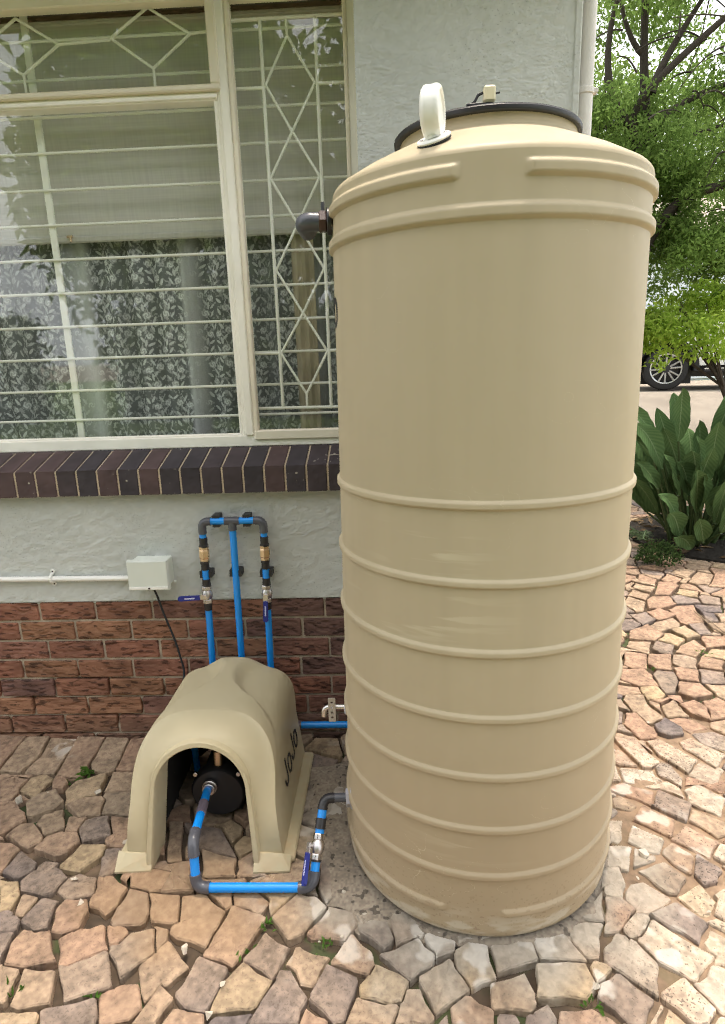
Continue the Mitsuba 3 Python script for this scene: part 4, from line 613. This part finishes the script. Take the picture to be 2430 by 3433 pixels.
tr = [branch([(2.0, 4.7, 0), (2.25, 4.6, 1.3), (2.62, 4.5, 2.5)], .11, .08), branch([(2.62, 4.5, 2.5), (2.95, 4.4, 2.92), (3.36, 4.3, 3.03), (4.2, 4.2, 3.3), (5.2, 4.3, 3.5)], .058, .022),
      branch([(2.45, 4.6, 2.2), (2.66, 4.8, 2.9), (2.70, 4.8, 3.4), (2.63, 4.8, 4.0), (2.58, 4.8, 4.7), (2.6, 4.9, 6)], .070, .025),
      branch([(2.68, 4.8, 3.35), (2.50, 4.7, 3.68), (2.62, 4.6, 3.95), (2.95, 4.5, 4.25), (3.4, 4.4, 4.6), (4.2, 4.3, 5.2)], .048, .02), branch([(2.70, 4.8, 3.45), (2.85, 4.9, 3.75), (3.25, 5.0, 4.0), (3.9, 5.1, 4.2)], .05, .018),
      branch([(2.70, 4.8, 3.2), (3.0, 5.0, 3.5), (3.35, 5.1, 3.7), (4.0, 5.2, 3.8)], .04, .014), branch([(2.50, 4.7, 3.66), (2.30, 4.7, 3.9), (2.22, 4.7, 4.3), (2.3, 4.7, 4.8)], .05, .02), branch([(2.62, 4.6, 3.9), (2.8, 4.6, 4.3), (3.2, 4.6, 4.9)], .045, .015),
      branch([(2.42, 4.7, 3.72), (2.15, 4.7, 3.66), (1.8, 4.7, 3.72)], .035, .02), branch([(2.60, 4.8, 4.3), (2.4, 4.8, 4.6), (2.3, 4.9, 5.2)], .03, .012), branch([(2.7, 4.7, 3.1), (2.95, 4.6, 3.2), (3.5, 4.5, 3.3)], .03, .01)]
for i in range(70):
    a = np.array([r5.uniform(2.0, 3.8), r5.uniform(4.1, 5.3), r5.uniform(2.3, 4.9)]); d = np.array([r5.normal(0, .3), r5.normal(0, .25), r5.normal(-.1, .25)]); tr.append(branch([a, a + d * .5 + [0, 0, .06], a + d], .010, .004, 4))
cA = np.vstack([crown(9000, np.array([2.35, 4.4, 3.05]), np.array([.75, .45, .95]), r5, .49, 1.9, 12), crown(21000, np.array([3.0, 4.9, 3.2]), np.array([1.6, .8, 1.15]), r5, .50, 1.5, 3), crown(19000, np.array([3.1, 5.2, 4.7]), np.array([1.9, 1.2, 1.2]), r5, .53, 1.4, 5), crown(6500, np.array([3.2, 4.6, 2.40]), np.array([1.2, .6, .45]), r5, .5, 2.0, 8)])
tree('large leafy tree with dark spreading limbs beyond the corner of the house', tr, cA, .062, .028, 'mat_leaf_tree', r5)
r6 = np.random.default_rng(33)
for lab, c, r, mat, n, seed in (('tall pale green tree standing far behind the driveway, left of the garage', (7.6, 19.0, 6.0), (3.2, 2.0, 4.2), 'mat_leaf_back', 13000, 1), ('broad bright tree rising behind the garage roof', (12.8, 22.0, 6.4), (4.5, 2.5, 4.0), 'mat_leaf_back', 14000, 2), ('dark green tree beyond the driveway nearest the house corner', (4.9, 15.5, 4.4), (1.9, 1.4, 2.6), 'mat_leaf_tree', 9000, 4)):
    c = np.array(c); lm = [branch([(c[0], c[1], .7), (c[0] + .1, c[1], c[2] * .5), (c[0] - .1, c[1], c[2] + r[2] * .5)], .22, .05)] + [branch([(c[0], c[1], c[2] * .5 + i * .4), (c[0] + r6.normal(0, 1), c[1] + r6.normal(0, .6), c[2] + r6.uniform(-1, 2))], .08, .02) for i in range(6)]
    tree(lab, lm, crown(n, c, np.array(r), r6, .50, .8, seed), .17, .08, mat, r6)
# lime green shrub in front of the car
r7 = np.random.default_rng(44)
cL = np.vstack([crown(3000, np.array([3.20, 4.3, 1.76]), np.array([.60, .5, .40]), r7, .52, 3.5, 2), crown(1300, np.array([2.62, 4.2, 1.58]), np.array([.24, .3, .34]), r7, .52, 3.5, 6)])
tree('lime green leafy shrub growing in front of the parked car', [branch([(3.75, 4.3, 0), (3.6, 4.3, .7), (3.3, 4.3, 1.35), (2.9, 4.25, 1.9)], .035, .012)] + [branch([(3.45, 4.3, 1.1), (3.2 + r7.normal(0, .3), 4.3 + r7.normal(0, .2), 1.6 + r7.normal(0, .2))], .014, .005, 5) for _ in range(10)], cL, .066, .034, 'mat_leaf_lime', r7, None, 'shrub', 'shrub')
# strelitzia clump
tag(obj('planting_bed', lathe([(.76, -.05), (.74, .015), (.6, .05), (.3, .08), (0, .09)], (2.74, 2.72, 0), (0, 0, 1), 40), 'mat_mulch', smooth=40), 'dark shaded mulch bed around the broad leaved plant', kind='structure')
sz = thing('broad_leaf_plant', 'clump of upright dark green paddle leaves in the bed beside the paving', 'plant')
def paddle(base, mid, tip, w, twist, seed):
    r = np.random.default_rng(seed); base, mid, tip = (np.asarray(v, float) for v in (base, mid, tip)); stalk = tube(np.vstack([base, lerp(base, mid, .5) + [0, 0, .02], mid]), [.014, .011, .008], 8)
    n = 16; t = np.linspace(0, 1, n); tip = tip + (tip - mid) * .22; ax = tip - mid; Ln = np.linalg.norm(ax); ctr = mid + ax * t[:, None] + np.array([0, 0, -1]) * (r.uniform(.08, .30) * Ln * t ** 2)[:, None] + np.array([0, 0, .05 * Ln]) * np.sin(t * np.pi)[:, None]
    d = ax / Ln; v0 = np.array([math.cos(twist), math.sin(twist), 0]); s = v0 - d * (v0 @ d); s /= np.linalg.norm(s); nn = np.cross(s, d)
    prof = w * np.power(np.clip(np.sin(np.pi * np.power(np.clip(t * .985 + .012, 0, 1), .82)), 0, 1), .8); cols = np.linspace(-1, 1, 7)
    V = ctr[:, None] + cols[None, :, None] * (prof * .5)[:, None, None] * s + (np.abs(cols)[None, :, None] * .30 + .0) * (prof * .5)[:, None, None] * nn + (.012 * np.sin(t * 9 + seed)[:, None, None] * cols[None, :, None] ** 2) * nn + (.004 * np.sin(t * 31 + seed * 2)[:, None, None] * np.abs(cols)[None, :, None] ** 3) * nn
    uv = np.stack(np.broadcast_arrays((cols[None, :] + 1) / 2, t[:, None] * Ln), -1).reshape(-1, 2); m = gridmesh(V[..., 0], V[..., 1], V[..., 2]); return stalk, m, uv
LV = [((2.30, 2.45), (2.12, 2.30, .86), (2.08, 2.22, 1.27), .145, .2), ((2.32, 2.40), (2.22, 2.20, .40), (2.23, 2.05, .86), .17, .15), ((2.28, 2.45), (2.02, 2.35, .80), (1.74, 2.28, 1.15), .13, .5), ((2.25, 2.45), (1.95, 2.3, .74), (1.66, 2.2, .98), .12, .7),
      ((2.28, 2.45), (2.02, 2.3, .66), (1.80, 2.25, 1.08), .18, .4), ((2.40, 2.50), (2.42, 2.4, .78), (2.50, 2.35, 1.22), .15, -.3), ((2.45, 2.55), (2.50, 2.4, .66), (2.48, 2.3, 1.10), .16, .9), ((2.38, 2.45), (2.34, 2.25, .62), (2.30, 2.12, 1.04), .16, -.2),
      ((2.30, 2.40), (2.10, 2.18, .48), (1.96, 2.10, .80), .12, .9), ((2.30, 2.35), (2.08, 2.1, .30), (1.92, 2.02, .58), .13, .6), ((2.32, 2.35), (2.10, 2.1, .20), (1.98, 2.0, .45), .16, .3), ((2.35, 2.35), (2.25, 2.06, .16), (2.16, 1.96, .36), .13, .1),
      ((2.40, 2.35), (2.38, 2.08, .22), (2.42, 1.98, .52), .15, .0), ((2.45, 2.40), (2.52, 2.1, .35), (2.60, 2.0, .75), .16, -.4), ((2.5, 2.5), (2.62, 2.3, .70), (2.75, 2.2, 1.15), .15, -.5), ((2.3, 2.6), (2.0, 2.6, .55), (1.75, 2.55, .86), .15, .5),
      ((2.4, 2.6), (2.25, 2.6, .80), (2.2, 2.6, 1.2), .15, .1), ((2.5, 2.7), (2.6, 2.7, .80), (2.7, 2.7, 1.25), .16, -.1), ((2.5, 2.6), (2.42, 2.55, .55), (2.36, 2.5, .98), .17, .3), ((2.2, 2.45), (1.98, 2.25, .52), (1.82, 2.2, .74), .14, .6), ((2.32, 2.38), (2.26, 2.15, .55), (2.14, 2.05, .92), .13, .8), ((2.35, 2.4), (2.20, 2.12, .10), (2.04, 2.0, .26), .14, .3)]
rp = np.random.default_rng(5)
for i in range(44):
    a = rp.uniform(0, 2 * np.pi); q = rp.uniform(.1, .34); el = rp.uniform(.35, 1.0); c0 = np.array([2.42, 2.50]); dv = np.array([math.cos(a), math.sin(a)])
    b0 = c0 + dv * q * .5; md = c0 + dv * (q + .1 * (1.2 - el)); t2 = md + dv * rp.uniform(.06, .25)
    LV.append((tuple(b0), (*md, el * .62), (*t2, el * .62 + rp.uniform(.30, .48)), rp.uniform(.13, .18), rp.uniform(-.8, .9)))
for i in range(30):
    a = rp.uniform(0, 2 * np.pi); q = rp.uniform(.05, .22); el = rp.uniform(.10, .5); c0 = np.array([2.46, 2.52]); dv = np.array([math.cos(a), math.sin(a)]); md = c0 + dv * (q + .12); t2 = md + dv * rp.uniform(.10, .30)
    LV.append((tuple(c0 + dv * q * .5), (*md, el), (*t2, el + rp.uniform(.15, .42)), rp.uniform(.12, .17), rp.uniform(-.8, .9)))
stalks = []
for i, (b0, md, tp_, w, tw) in enumerate(LV):
    stk, m, uv = paddle((*b0, .03), md, tp_, w * .92, tw, i); stalks.append(stk); obj('leaf', m, 'mat_strelitzia', sz, smooth=True, uv=uv)
obj('stalks', cat(stalks), 'mat_stalk', sz, smooth=60)
# wispy plant left of it
r8 = np.random.default_rng(9); ws = thing('feathery_plant', 'small feathery plant with thin arching fronds at the edge of the bed', 'plant'); fr2 = []
for i in range(16):
    a = r8.uniform(2.2, 4.4); L2 = r8.uniform(.35, .6); P = np.array([[1.98 + math.cos(a) * L2 * t, 2.35 + math.sin(a) * L2 * t * .7, .02 + L2 * .75 * t - .5 * L2 * t * t + .06] for t in np.linspace(0, 1, 9)])
    fr2.append(tube(P, .003, 4))
    for j in range(1, 9):
        for s in (-1, 1): fr2.append(tube([P[j], P[j] + np.array([-math.sin(a) * s, math.cos(a) * s, -.25]) * .06 * (1 - j / 12)], [.0022, .0008], 3))
obj('fronds', cat(fr2), 'mat_stalk', ws)
cS = crown(900, np.array([1.93, 2.02, .09]), np.array([.17, .13, .10]), r8, .45, 9, 3); tree('low grey green shrub at the near edge of the planting bed', [branch([(1.93, 2.02, 0), (1.93, 2.0, .06), (1.95, 2.02, .12)], .008, .004)], cS, .03, .014, 'mat_leaf_dark', r8, None, 'shrub', 'shrub')
# weeds in the joints
WD = [((-1.181, -.243), 16, .055, 'grassy weed growing between slanted bricks near the wall foot'), ((-.36, -.908), 12, .03, 'green weed in the joint below the blue ground pipe'), ((-.412, -.997), 9, .03, 'small weed beside a long brick, nearest the bottom edge below the blue ground pipe'), ((-.766, -1.11), 12, .03, 'small weed near the bottom edge, below the left foot of the pump cover'), ((-.975, -1.106), 10, .035, 'tuft of weed in the joint near the bottom left corner'), ((.476, -1.128), 14, .03, 'round leaved weed at the bottom in front of the tank'), ((-.198, -.967), 14, .025, 'mossy weed in the wide joint left of the tank foot'), ((1.592, .684), 22, .03, 'mossy weed in a joint of the far right paving'), ((1.264, .527), 16, .03, 'moss tuft in the right paving beside the tank'), ((-1.238, -.294), 14, .02, 'dull moss patch behind a loose brick near the wall')]
for (x, y), n, L3, lab in WD:
    c = np.c_[x + r8.normal(0, .014, n), y + r8.normal(0, .012, n), np.full(n, -.006)]; m, uv = leaves(c, r8.normal(size=(n, 3)) * [.7, .7, .3] + [0, 0, .5], L3 * .7, L3 * .24, r8, .3); k = thing('weed', lab, 'weed'); scene[k] = mikit.ply(m, 'mat_weed', uv=uv)
CH = [((-1.091, -.363), .020, 'largest pale chip, standing on the paving left of the cover'), ((-1.274, -.374), .010, None), ((-1.368, -.409), .020, None), ((-.923, -.84), .011, None), ((-.984, -.758), .010, None), ((-.46, -1.156), .014, None), ((-.445, -1.086), .009, None), ((.759, -.662), .022, None), ((.488, -1.079), .016, None), ((-.886, -.607), .010, None), ((-.568, -.992), .020, None)]
for i in range(14):
    a = np.random.default_rng(700 + i); q = (a.uniform(.66, 1.1), a.uniform(-.95, .1)) if i < 9 else (a.uniform(-.3, .1), a.uniform(-1.0, -.6)); CH.append((q, a.uniform(.004, .008), None))
bs('mat_chip', two(pr((.46, .41, .34), .9)))
for i, ((x, y), s, lab) in enumerate(CH):
    a = np.random.default_rng(300 + i); m = hullpts(a.normal(size=(12, 3)) * [.5, .5, .35] * s + [x, y, s * .25 + .003]); k = thing('stone_chip', lab or 'small loose stone chip lying on the brick paving', 'stone chip', None if lab else 'loose stone chips on the paving'); scene[k] = mikit.ply(m, 'mat_chip')
tag(obj('dry_twig', cat([tube([(1.788, 1.183, .012), (1.78, 1.04, .016), (1.777, .935, .013), (1.81, .84, .012)], .004, 6), tube([(1.80, 1.12, .012), (1.80, 1.0, .018), (1.81, .9, .012), (1.84, .82, .012)], .003, 6)]), 'mat_wood_twig'), 'thin dry twig lying on the paving to the right', 'twig')
# ---------------------------------------------------------------- parked car and garage behind
car = thing('parked_car', 'white off road car with black wheel arch parked behind the shrub', 'car')
WH = np.array([4.965, 9.206, .772]); ca, sa = math.cos(math.radians(-15)), math.sin(math.radians(-15))
M4 = np.array([[ca, -sa, 0, WH[0]], [sa, ca, 0, WH[1]], [0, 0, 1, WH[2]], [0, 0, 0, 1.]])
def cm4(m): m = m.copy(); m.apply_transform(M4); return m
side2 = Polygon([(-.80, .55), (-.84, .95), (-.70, 1.06), (.55, 1.14), (1.15, 1.72), (1.45, 1.80), (3.35, 1.80), (3.75, 1.20), (3.78, .55), (3.3, .42), (.5, .42)]).difference(unary_union([Point(0, .375).buffer(.47), Point(2.85, .375).buffer(.47)])).buffer(-.03).buffer(.03)
bm = trimesh.creation.extrude_polygon(side2, 1.75, engine='earcut'); bm.apply_transform(np.array([[1, 0, 0, 0], [0, 0, 1, .0], [0, 1, 0, 0], [0, 0, 0, 1.]])); bm.faces = bm.faces[:, ::-1]
obj('body', cm4(bm), 'mat_car_paint', car)
def ringp(r0, r1, y0, y1, cx, a0=0, a1=np.pi):
    a = np.linspace(a0, a1, 24); P = Polygon([(cx + r1 * math.cos(t), .375 + r1 * math.sin(t)) for t in a] + [(cx + r0 * math.cos(t), .375 + r0 * math.sin(t)) for t in a[::-1]]); m = trimesh.creation.extrude_polygon(P, y1 - y0, engine='earcut'); m.apply_transform(np.array([[1, 0, 0, 0], [0, 0, 1, y0], [0, 1, 0, 0], [0, 0, 0, 1.]])); m.faces = m.faces[:, ::-1]; return m
for cx in (0, 2.85):
    obj('wheel_arch', cm4(ringp(.45, .53, -.03, .25, cx, -.1, np.pi + .1)), 'mat_tyre', car); obj('wheel_well', cm4(box(cx - .46, cx + .46, .28, .5, .1, .9)), 'mat_black', car)
    w = obj('wheel', cm4(lathe([(.25, -.01), (.30, -.022), (.355, -.010), (.375, .03), (.375, .20), (.35, .23), (.25, .23)], (cx, .02, .375), (0, 1, 0), 48)), 'mat_tyre', car, smooth=40)
    sp2 = []
    for i in range(6):
        for dlt in (-.22, .22):
            a = i * np.pi / 3 + .3; p0 = np.array([cx + .07 * math.cos(a + dlt * .9), .012, .375 + .07 * math.sin(a + dlt * .9)]); p1 = np.array([cx + .252 * math.cos(a + dlt), .004, .375 + .252 * math.sin(a + dlt)]); sp2.append(tube([p0, p1], .0165, 6))
    obj('rim', cm4(cat(sp2 + [lathe([(.242, 0), (.262, -.004), (.266, .01), (.25, .02)], (cx, .0, .375), (0, 1, 0), 48)])), 'mat_alloy', w, smooth=40)
    obj('hub', cm4(cat([disc_lathe(.085, .03, (cx, .0, .375), (0, 1, 0), .006, 24), disc_lathe(.25, .01, (cx, .08, .375), (0, 1, 0), .002, 32)])), 'mat_black', w)
obj('bumper', cm4(box(-.92, -.46, -.02, 1.77, .40, .80, .04)), 'mat_black', car); obj('side_step', cm4(box(.60, 2.35, -.07, .10, .30, .36, .02)), 'mat_black', car); obj('underside', cm4(box(-.4, 3.5, .3, 1.5, .22, .45)), 'mat_black', car)
obj('step_trim', cm4(box(.60, 2.35, -.075, -.065, .355, .375, .003)), 'mat_alloy', car)
for q in ([(1.0, 1.2), (1.32, 1.66), (2.0, 1.68), (2.0, 1.2)], [(2.1, 1.2), (2.1, 1.68), (3.1, 1.68), (3.3, 1.2)]):
    m = trimesh.creation.extrude_polygon(Polygon(q), .02, engine='earcut'); m.apply_transform(np.array([[1, 0, 0, 0], [0, 0, 1, -.012], [0, 1, 0, 0], [0, 0, 0, 1.]])); m.faces = m.faces[:, ::-1]; obj('window', cm4(m), 'mat_car_glass', car)
obj('mirror', cm4(box(.95, 1.15, -.22, -.02, 1.12, 1.28, .03)), 'mat_black', car)
gr = thing('garage', 'pale blue white building with horizontal boards and a tiled roof behind the car', 'garage')
obj('wall', box(5.4, 14, 14.05, 19, .6, 3.9), 'mat_garage', gr)
for i in range(16): obj('board', box(5.4, 14, 14.0 - .004 * (i % 3), 14.05, .72 + i * .2, .905 + i * .2, .012), 'mat_garage', gr)
obj('roof', hullpts([[5.0, 13.5, 3.9], [14.4, 13.5, 3.9], [14.4, 19.5, 3.9], [5, 19.5, 3.9], [5.0, 13.5, 4.02], [14.4, 13.5, 4.02], [5, 16.5, 5.4], [14.4, 16.5, 5.4]]), 'mat_roof_tile', gr)
# trees across the garden, seen only mirrored in the window
r9_ = np.random.default_rng(77)
for lab, c, r in (('tree across the garden facing the window, on the left', (-3.6, -9.5, 4.6), (2.9, 2, 3.6)), ('tree across the garden facing the window, on the right', (1.8, -11, 5.0), (3.6, 2, 4.2)), ('tall tree across the garden further left', (-12.5, -12, 5.5), (3.2, 2, 5.0))):
    c = np.array(c); tree(lab, [branch([(c[0], c[1], 0), (c[0] + .1, c[1], c[2] * .6), (c[0], c[1], c[2] + 1)], .2, .06)], crown(12000, c, np.array(r), r9_, .38, .8, int(c[0]) + 20), .30, .16, 'mat_leaf_back', r9_)

r10 = np.random.default_rng(88)
for lab, x0, x1 in (('long clipped hedge at the far side of the garden', -7.4, 9.0), ('short clipped hedge at the far left of the garden', -20, -9.6)):
    n = int(900 * (x1 - x0)); P = np.c_[r10.uniform(x0, x1, n), -15 + r10.normal(0, .45, n), r10.uniform(0, 2.9, n)]; k = thing('hedge', lab, 'hedge'); m, uv = leaves(P, r10.normal(size=P.shape), .24, .14, r10); obj('foliage', m, 'mat_leaf_dark', k, uv=uv); obj('core', box(x0 + .2, x1 - .2, -15.3, -14.7, 0, 2.5), bs('mat_hedge_core', two(pr((.012, .018, .008), 1.))), k)

rl = np.random.default_rng(55); n = 320; a = rl.uniform(0, 2 * np.pi, n); q = .74 * np.sqrt(rl.uniform(0, 1, n)); P = np.c_[2.74 + q * np.cos(a), 2.72 + q * np.sin(a), .10 - .10 * q + rl.uniform(0, .02, n)]
bs('mat_litter', two(pr(mikit.proc(lambda p, n, uv: mix(C3(.055, .036, .020), C3(.20, .14, .075), uv.x)), .9))); m, uv = leaves(P, rl.normal(size=(n, 3)) * [1, 1, .25], .10, .035, rl, .1)
k = 'leaf_litter'; scene[k] = mikit.ply(m, 'mat_litter', uv=uv); tag(k, 'dry brown leaf litter lying over the dark planting bed', 'leaf litter', kind='stuff')
